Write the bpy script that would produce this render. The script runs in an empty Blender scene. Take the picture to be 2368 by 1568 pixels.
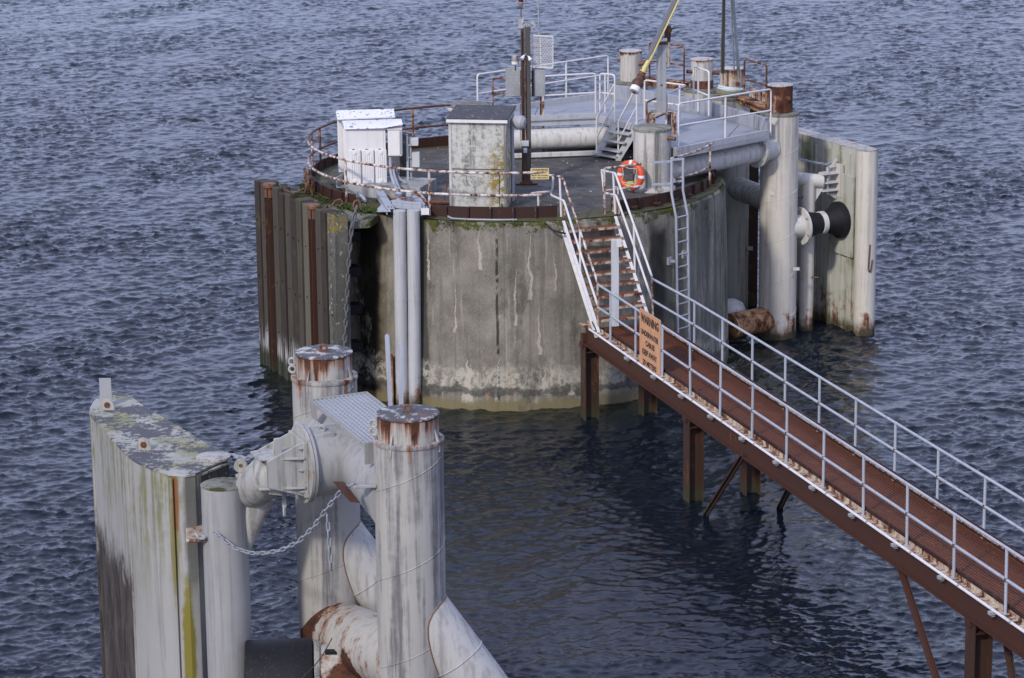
import bpy, bmesh, math, random
import numpy as np
from mathutils import Vector, Matrix, Euler
random.seed(7)
SC = bpy.context.scene
R_ = math.radians
# ------------------------------------------------------------------ camera
CAM_H, PITCH, ROLL, FPX = 17.3, 14.0, -0.6, 6500.0     # metres, degrees, focal length in units of a 2367 wide picture
cam_data = bpy.data.cameras.new('camera')
cam_data.lens = 36 * FPX / 2367
cam_data.sensor_width = 36
cam_data.clip_start = 0.5
cam_data.clip_end = 6000
cam = bpy.data.objects.new('camera', cam_data)
SC.collection.objects.link(cam)
CM = Matrix.Rotation(R_(90 - PITCH), 3, 'X') @ Matrix.Rotation(R_(ROLL), 3, 'Z')
cam.matrix_world = Matrix.Translation((0, 0, CAM_H)) @ CM.to_4x4()
SC.camera = cam
# ------------------------------------------------------------------ light
SUN_AZ, SUN_EL = 211.0, 34.0      # compass degrees clockwise from +Y
world = bpy.data.worlds.new('World')
SC.world = world
world.use_nodes = True
wn = world.node_tree
bg = wn.nodes['Background']
sky = wn.nodes.new('ShaderNodeTexSky')
sky.sky_type = 'NISHITA'
sky.sun_disc = False
sky.sun_elevation = R_(SUN_EL)
sky.sun_rotation = R_(SUN_AZ)
sky.dust_density = 2.0
sky.air_density = 1.0
tc = wn.nodes.new('ShaderNodeTexCoord')
cn = wn.nodes.new('ShaderNodeTexNoise')
cn.inputs['Scale'].default_value = 2.2
cn.inputs['Detail'].default_value = 5
mp = wn.nodes.new('ShaderNodeMapping')
mp.inputs['Scale'].default_value = (1, 1, 3)
wn.links.new(tc.outputs['Generated'], mp.inputs[0])
wn.links.new(mp.outputs[0], cn.inputs['Vector'])
cr = wn.nodes.new('ShaderNodeMapRange')
cr.inputs[1].default_value = 0.35
cr.inputs[2].default_value = 0.65
cr.inputs[3].default_value = 0.45
cr.inputs[4].default_value = 0.95
wn.links.new(cn.outputs[0], cr.inputs[0])
cm = wn.nodes.new('ShaderNodeMixRGB')
cm.inputs[2].default_value = (6.5, 7.3, 11.3, 1)       # veil of pale cloud, in the sky's own units
wn.links.new(cr.outputs[0], cm.inputs[0])
wn.links.new(sky.outputs[0], cm.inputs[1])
wn.links.new(cm.outputs[0], bg.inputs[0])
bg.inputs[1].default_value = 0.10
sun_d = bpy.data.lights.new('sun', 'SUN')
sun_d.energy = 2.1
sun_d.angle = R_(5)
sun_d.color = (1.0, 0.93, 0.84)
sun = bpy.data.objects.new('sun', sun_d)
SC.collection.objects.link(sun)
sd = Vector((math.sin(R_(SUN_AZ)) * math.cos(R_(SUN_EL)), math.cos(R_(SUN_AZ)) * math.cos(R_(SUN_EL)), math.sin(R_(SUN_EL))))
sun.rotation_euler = sd.to_track_quat('Z', 'Y').to_euler()
sun.location = (-20, -20, 60)
SC.view_settings.view_transform = 'Standard'
SC.view_settings.look = 'None'
SC.view_settings.gamma = 1
SC.view_settings.use_curve_mapping = False
SC.view_settings.exposure = 0.32

# ------------------------------------------------------------------ measuring the place from the photograph
CR = {'': (0, 0, 1 / 1.7305), 'A': (1000, 350, 1.8215), 'B': (1850, 0, 1.6914), 'C': (2200, 450, 2.614), 'D': (2700, 400, 1.5678),
      'E': (300, 1300, 1.96), 'F': (300, 2000, 2.199), 'G': (1050, 1300, 1.96), 'H': (1050, 2000, 2.1527), 'I': (1000, 700, 1.65),
      'J': (2100, 700, 1.5678), 'K': (2200, 1200, 1.7418), 'L': (3000, 1600, 1.4088), 'M': (2450, 1150, 3.484),
      'N': (1750, 200, 2.6128), 'O': (1200, 400, 3.4836), 'Q': (2350, 300, 2.85), 'R': (2500, 0, 3.136), 'S': (300, 1320, 1.1256)}
def px(c, x, y):
    x0, y0, s = CR[c]
    return (x0 + x / s) / 1.7305, (y0 + y / s) / 1.7305
def ray(c, x, y):
    x, y = px(c, x, y)
    return CM @ Vector(((x - 1183.5) / FPX, -(y - 784) / FPX, -1))
EYE = Vector((0, 0, CAM_H))
def PZ(c, x, y, z):                       # where the sight line meets height z
    d = ray(c, x, y)
    return EYE + d * ((z - CAM_H) / d.z)
def PY(c, x, y, Y):                       # where it meets distance Y
    d = ray(c, x, y)
    return EYE + d * (Y / d.y)
def PV(c, x, y, a, b):                    # where it meets the vertical plane through a, b
    d = ray(c, x, y)
    n = Vector((-(b[1] - a[1]), b[0] - a[0], 0))
    t = (Vector((a[0], a[1], 0)) - EYE).dot(n) / d.dot(n)
    return EYE + d * t
def proj(p):
    v = CM.transposed() @ (Vector(p) - EYE)
    return 1183.5 + FPX * v.x / -v.z, 784 - FPX * v.y / -v.z
def V(*a): return Vector(a)

# ------------------------------------------------------------------ node materials
class Nt:
    def __init__(s, name, rough=0.5, metal=0.0):
        s.m = bpy.data.materials.new(name)
        s.m.use_nodes = True
        s.t = s.m.node_tree
        s.b = s.t.nodes['Principled BSDF']
        s.b.inputs['Roughness'].default_value = rough
        s.b.inputs['Metallic'].default_value = metal
        s.geo = s.t.nodes.new('ShaderNodeNewGeometry')
        s.pos = s.geo.outputs['Position']
        sep = s.t.nodes.new('ShaderNodeSeparateXYZ')
        s.t.links.new(s.pos, sep.inputs[0])
        s.x, s.y, s.z = sep.outputs
    def link(s, v, inp):
        if hasattr(v, 'is_linked') or hasattr(v, 'links'): s.t.links.new(v, inp)
        elif isinstance(v, (tuple, list)): inp.default_value = tuple(v) + ((1,) if len(v) == 3 and len(inp.default_value) == 4 else ())
        else: inp.default_value = v
    def scale(s, v, k, off=(0, 0, 0)):
        n = s.t.nodes.new('ShaderNodeMapping')
        n.inputs['Scale'].default_value = k
        n.inputs['Location'].default_value = off
        s.link(v, n.inputs[0])
        return n.outputs[0]
    def noise(s, scale=1, detail=4, rough=0.55, vec=None, st=(1, 1, 1), off=0.0):
        n = s.t.nodes.new('ShaderNodeTexNoise')
        n.inputs['Scale'].default_value = scale
        n.inputs['Detail'].default_value = detail
        n.inputs['Roughness'].default_value = rough
        s.link(s.scale(vec or s.pos, st, (off, off * .7, off * .3)), n.inputs['Vector'])
        return n.outputs[0]
    def voro(s, scale, feature='F1', st=(1, 1, 1)):
        n = s.t.nodes.new('ShaderNodeTexVoronoi')
        n.inputs['Scale'].default_value = scale
        n.feature = feature
        s.link(s.scale(s.pos, st), n.inputs['Vector'])
        return n.outputs[0]
    def ramp(s, v, a, b, lo=0.0, hi=1.0):
        n = s.t.nodes.new('ShaderNodeMapRange')
        n.interpolation_type = 'SMOOTHSTEP'
        s.link(v, n.inputs[0])
        n.inputs[1].default_value = a; n.inputs[2].default_value = b
        n.inputs[3].default_value = lo; n.inputs[4].default_value = hi
        return n.outputs[0]
    def math(s, op, a, b=0.0, clamp=False):
        n = s.t.nodes.new('ShaderNodeMath')
        n.operation = op
        n.use_clamp = clamp
        s.link(a, n.inputs[0]); s.link(b, n.inputs[1])
        return n.outputs[0]
    def mul(s, a, b): return s.math('MULTIPLY', a, b)
    def add(s, a, b): return s.math('ADD', a, b)
    def mix(s, f, a, b, mode='MIX'):
        n = s.t.nodes.new('ShaderNodeMixRGB')
        n.blend_type = mode
        s.link(f, n.inputs[0]); s.link(a, n.inputs[1]); s.link(b, n.inputs[2])
        return n.outputs[0]
    def bump(s, h, strength=0.3, dist=0.02, normal=None):
        n = s.t.nodes.new('ShaderNodeBump')
        n.inputs['Strength'].default_value = strength
        n.inputs['Distance'].default_value = dist
        s.link(h, n.inputs['Height'])
        if normal is not None: s.link(normal, n.inputs['Normal'])
        return n.outputs[0]
    def blob(s, c, r, soft=0.3, st=(1, 1, 1)):      # 1 inside an ellipsoid of radius r*st round c, noisy edge
        n = s.t.nodes.new('ShaderNodeVectorMath'); n.operation = 'SUBTRACT'
        s.link(s.pos, n.inputs[0]); n.inputs[1].default_value = c
        m = s.t.nodes.new('ShaderNodeVectorMath'); m.operation = 'DIVIDE'
        s.link(n.outputs[0], m.inputs[0]); m.inputs[1].default_value = (r * st[0], r * st[1], r * st[2])
        l = s.t.nodes.new('ShaderNodeVectorMath'); l.operation = 'LENGTH'
        s.link(m.outputs[0], l.inputs[0])
        d = s.add(l.outputs['Value'], s.mul(s.add(s.noise(3.0 / max(r, .3), 5, .65), -.5), 1.1))
        return s.ramp(d, 1 - soft, 1 + soft, 1, 0)
    def done(s, col, rough=None, normal=None):
        s.link(col, s.b.inputs['Base Color'])
        if rough is not None: s.link(rough, s.b.inputs['Roughness'])
        if normal is not None: s.link(normal, s.b.inputs['Normal'])
        return s.m

RD, RL = (0.040, 0.016, 0.010), (0.26, 0.098, 0.030)
def worn(name, base, dirt=0.4, rust=0.0, top=None, foot=None, moss=0.0, spots=(), rough=0.5, off=0.0, dirtc=(0.10, 0.095, 0.085), fine=1.0, metal=0.0, streak=9.0, green=0.0, drip=.38):
    n = Nt(name, rough, metal)
    n.b.inputs['Specular IOR Level'].default_value = .3
    big = n.noise(0.9, 4, .6, off=off)
    c = n.mix(big, tuple(v * 0.86 for v in base), tuple(min(1, v * 1.1) for v in base))
    st = n.noise(streak, 6, .68, st=(1, 1, .045), off=off + 3)
    pt = n.noise(3.2 * fine, 7, .72, off=off + 9)
    dm = n.ramp(n.add(n.mul(st, .8), n.mul(pt, .2)), .47, .62)
    c = n.mix(n.mul(dm, dirt), c, dirtc)
    if green:
        gm = n.ramp(n.add(n.mul(st, .45), n.mul(big, .55)), .5, .64)
        c = n.mix(n.mul(gm, green), c, (0.15, 0.16, 0.075))
    r = n.add(n.mul(n.noise(2.3 * fine, 8, .72, off=off + 20), 1 - drip), n.mul(n.noise(7, 5, .62, st=(1, 1, .1 if drip < .5 else .05), off=off + 31), drip))
    val = n.add(r, rust - 0.5)
    if top:
        for (z0, L, k) in top:
            g = n.math('DIVIDE', n.math('SUBTRACT', z0, n.z), L, True)
            g = n.mul(n.math('SUBTRACT', 1.0, g, True), n.ramp(n.z, z0 + .02, z0 + .05, 1, 0.25))
            val = n.add(val, n.mul(g, k))
    if foot:
        g = n.math('SUBTRACT', 1.0, n.math('DIVIDE', n.z, foot[0], True), True)
        val = n.add(val, n.mul(g, foot[1]))
    for (cc, rr, ss) in spots:
        val = n.add(val, n.mul(n.blob(cc, rr, .35, ss), .42))
    halo = n.ramp(val, .08, .19)
    core = n.ramp(val, .15, .23)
    rc = n.mix(n.ramp(n.noise(14, 6, .7, off=off), .35, .65), RL, (0.15, 0.052, 0.022))
    c = n.mix(n.mul(halo, .85), c, rc)
    c = n.mix(core, c, n.mix(n.ramp(n.noise(5, 6, .7, off=off + 5), .4, .62), RD, (0.095, 0.033, 0.016)))
    if moss:
        mm = n.ramp(n.add(n.noise(2.5, 7, .7, off=off + 40), moss - .5), .08, .2)
        c = n.mix(n.mul(mm, .9), c, n.mix(n.noise(9, 3), (0.03, 0.05, 0.012), (0.16, 0.15, 0.025)))
    g = n.ramp(n.z, .05, .42, 1, 0)                                    # tide line
    c = n.mix(n.mul(g, n.ramp(pt, .35, .6, .45, .95)), c, (0.045, 0.05, 0.028))
    h = n.add(n.mul(pt, .5), n.mul(core, -.6))
    rr = n.add(n.mul(core, .3), rough)
    return n.done(c, n.math('MINIMUM', rr, .95), n.bump(h, .35, .012))

M = {}
WP = (0.55, 0.52, 0.46)
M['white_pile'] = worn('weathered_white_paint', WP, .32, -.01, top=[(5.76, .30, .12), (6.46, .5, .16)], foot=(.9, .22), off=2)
M['right_cap'] = worn('rusty_cap_paint', (.42, .36, .29), .5, .25, top=[(6.46, .3, .12)], off=11)
M['mid_cap'] = worn('rust_washed_cap_paint', (.45, .41, .34), .4, .10, top=[(6.52, .3, .08)], off=16, drip=.6)
M['cream_cap'] = worn('cream_cap_paint', (.48, .46, .42), .4, .0, top=[(6.6, .16, .28)], off=13)
M['right_cap_lid'] = worn('peeling_lid_paint', (.46, .44, .43), .5, .08, off=7, fine=2)
M['near_pile'] = worn('streaked_shaded_white_paint', (.36, .35, .325), .9, -.03, top=[(6.1, .5, .13)], off=5, drip=.75, dirtc=(.11, .11, .115), streak=4.2)  # near dolphin paints: greyish, set darker to stand in for the ship's shade
M['near_cap'] = worn('rust_run_white_paint', (.38, .365, .33), .7, .04, top=[(6.5, .06, .16), (6.5, .50, .17)], off=8, streak=6, drip=.8)
M['near_lid'] = None
M['near_brace'] = worn('rust_blotched_white_paint', (.42, .40, .36), .3, .04, foot=(3.6, .14), off=14, drip=.12, fine=.95,
                       spots=[((-3.15, 42.2, 2.0), .36, (1, 1, 1.3)), ((-2.5, 40.3, 2.0), .3, (1, 1, 1.2))])
M['raker'] = worn('raker_white_paint', (.40, .395, .385), .4, .0, off=18, fine=.8)
M['saddle'] = worn('clean_shaded_grey_paint', (.31, .312, .312), .3, -.12, off=22)  # grey base lowered too, carrying the near dolphin's shade
M['flange'] = worn('flange_paint', (.37, .37, .35), .3, .07, off=23, fine=1.5)
M['hinge'] = worn('hinge_grey_paint', (.36, .36, .345), .5, .02, off=25, fine=2, green=.35)
M['white_rail'] = worn('white_rail_paint', (.62, .61, .61), .15, -.05, off=30, fine=3)
M['rusty_rail'] = worn('rust_patched_rail_paint', (.60, .58, .56), .15, .150, off=33, fine=2.6)
M['rust_rail'] = worn('rusted_rail', (.36, .20, .12), .2, .2, off=35, fine=3)
M['dark_rust'] = worn('dark_rust', (.075, .032, .022), .3, .1, off=36)
M['galv'] = worn('galvanised_steel', (.36, .39, .45), .25, -.09, off=40, fine=3, rough=.42)
M['galv_dull'] = worn('dull_galvanised_steel', (.33, .345, .36), .35, -.08, off=41, fine=2)
M['platform_paint'] = worn('pale_blue_grey_paint', (.40, .41, .43), .25, -.1, off=42)
M['pipe_white'] = worn('pipe_white_paint', (.55, .54, .51), .4, -.12, off=44, dirtc=(.17, .16, .13))
M['curb'] = worn('streaked_blue_grey_curb', (.30, .32, .36), .6, -.15, off=46)
M['twin'] = worn('pale_drain_pipe_paint', (.44, .445, .455), .3, -.10, foot=(1.3, .28), off=50)
M['rust_beam'] = worn('red_brown_rusted_beam', (.066, .028, .018), .45, -.02, off=52, dirtc=(.045, .03, .03))
M['rust_hpile'] = worn('rusted_h_pile', (.055, .030, .022), .4, .04, off=53, dirtc=(.035, .025, .022))
M['angle'] = worn('flaking_cream_paint_over_rust', (.50, .43, .34), .3, .15, off=54, fine=2.4)
M['kick'] = worn('dark_red_oxide', (.05, .018, .014), .3, .0, off=55)
M['grating_rust'] = worn('rusted_grating', (.125, .043, .020), .3, .04, off=56, dirtc=(.06, .03, .02))
M['tread'] = worn('rusted_tread', (.17, .07, .045), .3, .12, off=57)
M['coaming'] = worn('rusted_coaming', (.042, .019, .014), .4, .0, off=58, dirtc=(.03, .018, .016))
M['cap_rust'] = worn('rust_cap', (.13, .065, .045), .3, .08, off=59)
M['chain_rust'] = worn('rusted_chain', (.08, .05, .04), .3, .1, off=60, fine=4)
M['chain_dark'] = worn('dark_grey_chain', (.10, .105, .115), .3, -.02, off=68, fine=4)
M['chain_grey'] = worn('grey_chain', (.24, .26, .30), .4, -.07, off=61, fine=4)
M['white_box'] = worn('white_cabinet_paint', (.70, .69, .69), .10, -.2, off=62)
M['grey_box'] = worn('grey_box_paint', (.50, .52, .54), .2, -.15, off=63)
M['conduit'] = worn('white_conduit', (.66, .66, .68), .15, -.09, off=64, fine=3)
M['zinc_plate'] = worn('grey_plate', (.32, .33, .35), .1, -.2, off=65)
M['fender_shelf'] = worn('rusty_shelf', (.42, .36, .30), .4, .1, off=66, fine=2)
M['red_prim'] = worn('bare_primer', (.17, .085, .045), .3, .02, off=67)

def mk_rubber():
    n = Nt('black_rubber', .6)
    n.b.inputs['Specular IOR Level'].default_value = .25
    c = n.mix(n.noise(6, 5), (.006, .006, .008), (.013, .014, .017))
    c = n.mix(n.mul(n.ramp(n.noise(30, 4), .6, .72), .35), c, (.12, .12, .13))
    return n.done(c, None, n.bump(n.noise(25, 3), .25, .006))
M['rubber'] = mk_rubber()
def plain(name, col, rough=.5, metal=0):
    n = Nt(name, rough, metal)
    return n.done(n.mix(n.noise(8, 5, .6), tuple(v * .82 for v in col), tuple(min(1, v * 1.12) for v in col)), None, n.bump(n.noise(30, 3), .15, .004))
M['orange'] = plain('orange_buoy_foam', (.62, .085, .025), .5)
M['buoy_band'] = plain('white_band', (.7, .7, .7), .5)
M['black'] = plain('black_hose', (.012, .012, .014), .5)
M['yellow_sign'] = plain('yellow_sign_paint', (.62, .50, .22), .5)
M['black_ink'] = plain('black_lettering', (.018, .018, .02), .6)
M['yellow'] = plain('yellow_paint', (.60, .52, .20), .5)
M['blade_grey'] = plain('slate_grey_paint', (.16, .17, .20), .5)
M['rope_olive'] = plain('olive_rope', (.20, .19, .13), .9)
M['rope_pale'] = plain('pale_green_rope', (.55, .64, .64), .9)
M['yellow_rope'] = plain('yellow_line', (.55, .55, .12), .8)
M['red_lens'] = plain('red_lens', (.12, .008, .012), .15)
M['steel'] = plain('brushed_steel', (.42, .40, .37), .35, .6)
M['felt'] = None
def mk_sign():
    n = Nt('faded_orange_sign', .55)
    c = n.mix(n.noise(2.5, 4), (.50, .235, .11), (.60, .33, .18))
    c = n.mix(n.mul(n.ramp(n.noise(9, 6, .6, st=(1, 1, .25)), .52, .7), .6), c, (.62, .42, .28))
    return n.done(c, None, n.bump(n.noise(12, 3), .15, .004))
M['orange_sign'] = mk_sign()
def mk_lid():
    n = Nt('lichen_covered_lid', .8)
    c = n.mix(n.noise(3, 4), (.34, .34, .32), (.48, .48, .48))
    lm = n.ramp(n.add(n.noise(5.5, 8, .78), n.mul(n.noise(1.6, 3), .3)), .615, .66)
    c = n.mix(lm, c, n.mix(n.noise(30, 4), (.035, .037, .05), (.12, .12, .13)))
    c = n.mix(n.ramp(n.noise(3.6, 7, .7, off=9), .56, .64), c, (.17, .085, .05))
    return n.done(c, None, n.bump(n.mul(lm, n.noise(40, 4)), .8, .02))
M['near_lid'] = mk_lid()
def mk_panel_top():
    n = Nt('lichen_and_algae_on_white_paint', .8)
    c = n.mix(n.noise(2, 4), (.24, .24, .21), (.42, .42, .40))
    c = n.mix(n.ramp(n.noise(1.1, 6, .6, off=4), .42, .56), c, n.mix(n.noise(12, 5, .7), (.15, .155, .06), (.32, .31, .21)))
    lm = n.ramp(n.add(n.mul(n.noise(1.7, 4, .5, off=8), .5), n.mul(n.noise(9, 8, .8, off=2), .6)), .545, .60)
    c = n.mix(lm, c, n.mix(n.noise(40, 3), (.035, .036, .055), (.13, .13, .14)))
    return n.done(c, None, n.bump(n.mul(lm, n.noise(50, 4)), .8, .025))
M['panel_top'] = mk_panel_top()
def mk_galv_grate(name, c0):
    n = Nt(name, .5)
    return n.done(n.mix(n.noise(3, 4), tuple(v * .8 for v in c0), c0))
M['grate_grey'] = mk_galv_grate('pale_grating_bars', (.40, .43, .48))

def concrete(name, a, b, caisson=False, lichen=0.0, yellow=None, rough=.85, moss=0.0, off=0.0, streaky=.6):
    n = Nt(name, rough)
    n.b.inputs['Specular IOR Level'].default_value = .2
    c = n.mix(n.ramp(n.noise(.75, 8, .66, off=off), .3, .7), a, b)
    c = n.mix(n.mul(n.ramp(n.noise(22, 6, .75, off=off), .5, .7), .45), c, tuple(v * 1.55 for v in b))
    st = n.noise(4.5, 6, .65, st=(1, 1, .055), off=off + 2)
    c = n.mix(n.mul(n.ramp(st, .46, .62), streaky), c, tuple(v * .42 for v in a))
    c = n.mix(n.mul(n.ramp(n.noise(6.5, 5, .6, st=(1, 1, .05), off=off + 12), .60, .72), .5), c, tuple(v * 1.5 for v in b))
    pits = n.ramp(n.voro(5.5), .03, .075, 1, 0)
    pits = n.mul(pits, n.ramp(n.noise(1.7, 3, off=5), .5, .6))
    c = n.mix(n.mul(pits, .8), c, (.02, .02, .018))
    h = n.add(n.mul(n.noise(9, 8, .7, off=off), .7), n.mul(pits, -.8))
    if lichen:
        lw = n.ramp(n.add(n.noise(7, 8, .75, off=off), lichen - .5), .05, .12)
        c = n.mix(n.mul(lw, .75), c, (.52, .52, .49))
        ly = n.ramp(n.add(n.noise(6, 7, .75, off=off + 7), n.mul(n.noise(1.1, 2, off=off + 1), .5)), .80, .85)
        if yellow: c = n.mix(n.mul(n.ramp(n.noise(8, 8, .78, off=off + 7), .46, .54), n.blob(*yellow)), c, n.mix(n.noise(11, 4), (.30, .19, .03), (.16, .15, .03)))
    if moss:
        mm = n.ramp(n.add(n.noise(1.6, 6, .7, off=off + 4), moss - .5), .06, .16)
        c = n.mix(mm, c, n.mix(n.noise(14, 5, .7), (.012, .018, .006), (.08, .085, .02)))
    if caisson:
        up = n.ramp(n.z, 3.9, 4.42)
        mm = n.ramp(n.add(n.add(n.noise(2.2, 7, .72, off=3), -.5), n.mul(up, .22)), .17, .23)
        c = n.mix(mm, c, n.mix(n.noise(20, 4), (.014, .018, .006), (.10, .11, .02)))
        # long dark wet run where the deck drains, and its rusty edge
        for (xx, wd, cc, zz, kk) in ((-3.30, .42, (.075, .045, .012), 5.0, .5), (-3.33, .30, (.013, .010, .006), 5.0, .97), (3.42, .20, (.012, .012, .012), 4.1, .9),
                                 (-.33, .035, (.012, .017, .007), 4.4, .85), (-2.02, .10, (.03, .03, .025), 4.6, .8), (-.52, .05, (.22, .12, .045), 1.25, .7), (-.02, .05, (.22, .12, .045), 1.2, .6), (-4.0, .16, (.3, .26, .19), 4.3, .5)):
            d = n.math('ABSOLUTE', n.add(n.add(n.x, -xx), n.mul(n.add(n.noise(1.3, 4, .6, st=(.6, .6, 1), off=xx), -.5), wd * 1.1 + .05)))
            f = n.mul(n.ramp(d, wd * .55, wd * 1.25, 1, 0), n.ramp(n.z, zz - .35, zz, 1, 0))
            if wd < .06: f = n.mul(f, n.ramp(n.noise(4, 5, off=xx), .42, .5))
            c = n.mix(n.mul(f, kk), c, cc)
        # lime runs
        for (xx, z0, z1, wd) in ((-.98, 1.1, .1, .10), (-1.3, 3.0, 1.8, .03), (-.72, 4.3, 3.3, .05), (.42, 4.2, 2.6, .05), (1.1, 1.1, .4, .05), (.75, .95, .35, .09), (1.35, .8, .3, .07), (-1.05, 1.25, .15, .13), (.1, 3.4, 2.0, .035), (.62, 2.5, 1.3, .05), (-1.9, 4.2, 3.0, .03), (-.35, 1.3, .2, .04), (1.0, 3.9, 2.8, .025), (.9, 1.2, .4, .045), (2.95, 3.7, 2.7, .05), (-2.45, 3.7, 2.9, .04)):
            t = n.math('DIVIDE', n.math('SUBTRACT', z0, n.z), z0 - z1)
            d = n.math('ABSOLUTE', n.add(n.add(n.x, -xx), n.mul(n.add(n.noise(2.2, 5, .7, off=z0), -.5), .28)))
            w = n.mul(n.math('MAXIMUM', t, 0.02), wd)
            f = n.mul(n.math('LESS_THAN', d, w), n.mul(n.math('GREATER_THAN', t, 0.0), n.math('LESS_THAN', t, 1.0)))
            c = n.mix(n.mul(f, .8), c, (.42, .38, .32))
        tide = n.add(n.z, n.mul(n.add(n.noise(1.8, 6, .7, off=9), -.5), .9))
        sl = n.mul(n.ramp(tide, .8, 1.15, 1, 0), n.ramp(tide, .36, .46, 0, 1))
        c = n.mix(n.mul(sl, n.ramp(n.noise(4, 8, .78), .42, .56, .05, .85)), c, (.44, .42, .35))
        c = n.mix(n.mul(n.ramp(tide, .48, .56, 1, 0), n.ramp(tide, .28, .36, 0, .75)), c, (.05, .05, .045))
        c = n.mix(n.ramp(n.add(n.z, n.mul(n.add(n.noise(2.5, 6, .7), -.5), .5)), .16, .30, .85, 0), c, (.17, .145, .075))
        bl = n.ramp(n.noise(1.1, 7, .7, st=(1, 1, .45), off=31), .55, .66)
        c = n.mix(n.mul(bl, .6), c, (.055, .052, .042))
        bw = n.ramp(n.noise(1.6, 7, .72, st=(1, 1, .5), off=37), .60, .68)
        c = n.mix(n.mul(bw, .5), c, (.36, .335, .28))
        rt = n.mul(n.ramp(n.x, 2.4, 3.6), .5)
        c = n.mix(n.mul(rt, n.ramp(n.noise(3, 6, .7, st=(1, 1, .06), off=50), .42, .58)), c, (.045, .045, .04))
        # formwork joints
        ang = n.math('ARCTAN2', n.add(n.y, -67.9), n.add(n.x, -.05))
        fr = n.math('FRACT', n.mul(ang, 9.0))
        j = n.ramp(n.math('ABSOLUTE', n.add(fr, -.5)), .004, .012, .6, 0)
        h = n.add(h, n.mul(j, -1.0))
        c = n.mix(n.mul(j, .35), c, (.06, .06, .05))
    return n.done(c, None, n.bump(h, .5, .02))
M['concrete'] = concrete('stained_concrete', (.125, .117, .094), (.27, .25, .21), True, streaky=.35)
M['pillar'] = concrete('weathered_whitewashed_concrete', (.36, .35, .32), (.52, .51, .49), off=4, streaky=1.0)
M['pillar_top'] = concrete('rough_grey_concrete_top', (.16, .16, .14), (.24, .24, .21), lichen=.0, off=6, moss=-.02)
M['plinth'] = concrete('grey_plinth_concrete', (.26, .27, .27), (.36, .37, .38), off=7)
M['hut_wall'] = concrete('lichened_hut_panel', (.25, .25, .22), (.46, .46, .43), lichen=.10, off=9, streaky=.8, yellow=((.0, 64.1, 5.1), 1.0, .4, (.55, .8, .95)))
M['ledge'] = concrete('mossy_concrete_ledge', (.13, .13, .11), (.2, .2, .17), off=10, moss=.08)
M['timber_con'] = concrete('lichened_grey_post', (.075, .073, .062), (.135, .13, .11), lichen=-.02, off=12, yellow=((-4.0, 62.8, 4.4), 1.0, .3, (.25, .25, .25)))
def mk_deck():
    n = Nt('worn_asphalt_deck', .9)
    c = n.mix(n.noise(.8, 6, .65), (.028, .027, .026), (.085, .080, .073))
    c = n.mix(n.mul(n.ramp(n.noise(2.4, 7, .7, off=3), .5, .6), .55), c, (.12, .11, .095))
    c = n.mix(n.ramp(n.noise(26, 4, .8), .66, .70), c, (.42, .41, .38))
    wet = n.ramp(n.noise(1.0, 4, .5, off=12), .52, .6)
    rad = n.math('SQRT', n.add(n.math('POWER', n.add(n.x, -.05), 2), n.math('POWER', n.add(n.y, -67.9), 2)))
    em = n.ramp(n.add(rad, n.mul(n.noise(2, 6, .7), 1.2)), 4.95, 5.3)
    c = n.mix(n.mul(em, .6), c, n.mix(n.noise(12, 5, .7), (.02, .026, .008), (.13, .12, .03)))
    return n.done(c, n.add(n.mul(wet, -.35), .9), n.bump(n.noise(30, 5, .8), .5, .015))
M['deck'] = mk_deck()
def mk_timber(name, a, b, off=0.0, foot=True):
    n = Nt(name, .85)
    n.b.inputs['Specular IOR Level'].default_value = .2
    c = n.mix(n.noise(14, 6, .7, st=(1, 1, .05), off=off), a, b)
    c = n.mix(n.mul(n.ramp(n.noise(1.5, 5, .6, off=off + 2), .52, .68), .4), c, (.08, .085, .045))
    if foot:
        f = n.ramp(n.add(n.z, n.mul(n.noise(5, 5, .7, st=(1, 1, .15)), .9)), 1.1, 1.6, 1, 0)
        c = n.mix(n.mul(f, n.ramp(n.noise(9, 5, .7, st=(1, 1, .06)), .45, .58)), c, (.36, .36, .36))
        c = n.mix(n.ramp(n.add(n.z, n.mul(n.noise(4, 4), .5)), .55, .85, .9, 0), c, (.022, .03, .012))
    return n.done(c, None, n.bump(n.noise(16, 6, .7, st=(1, 1, .06), off=off), .6, .02))
M['timber'] = mk_timber('grey_brown_timber', (.034, .028, .023), (.10, .09, .076))
M['timber_dark'] = mk_timber('dark_brown_timber', (.028, .022, .018), (.062, .05, .042), 5)
M['timber_pale'] = mk_timber('pale_olive_timber', (.075, .072, .05), (.15, .145, .11), 9)
M['mast_wood'] = mk_timber('weathered_mast_timber', (.05, .048, .045), (.12, .115, .105), 3, False)
M['ply'] = concrete('grey_flaking_board', (.24, .25, .27), (.36, .37, .39), off=20, streaky=.2)
def mk_felt():
    n = Nt('dark_roofing_felt', .85)
    c = n.mix(n.noise(3, 5), (.035, .037, .042), (.07, .072, .08))
    c = n.mix(n.ramp(n.noise(9, 5, .8, off=3), .61, .64), c, (.5, .5, .5))
    return n.done(c, None, n.bump(n.noise(40, 4), .4, .01))
M['felt'] = mk_felt()
def mk_speck():
    n = Nt('white_roof_with_bare_specks', .5)
    c = n.mix(n.noise(3, 3), (.68, .675, .69), (.76, .755, .77))
    c = n.mix(n.ramp(n.add(n.noise(10, 5, .7), n.mul(n.noise(2.0, 2), .25)), .72, .73), c, (.07, .07, .085))
    return n.done(c, None, n.bump(n.noise(20, 3), .15, .004))
M['speck_roof'] = mk_speck()
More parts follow.
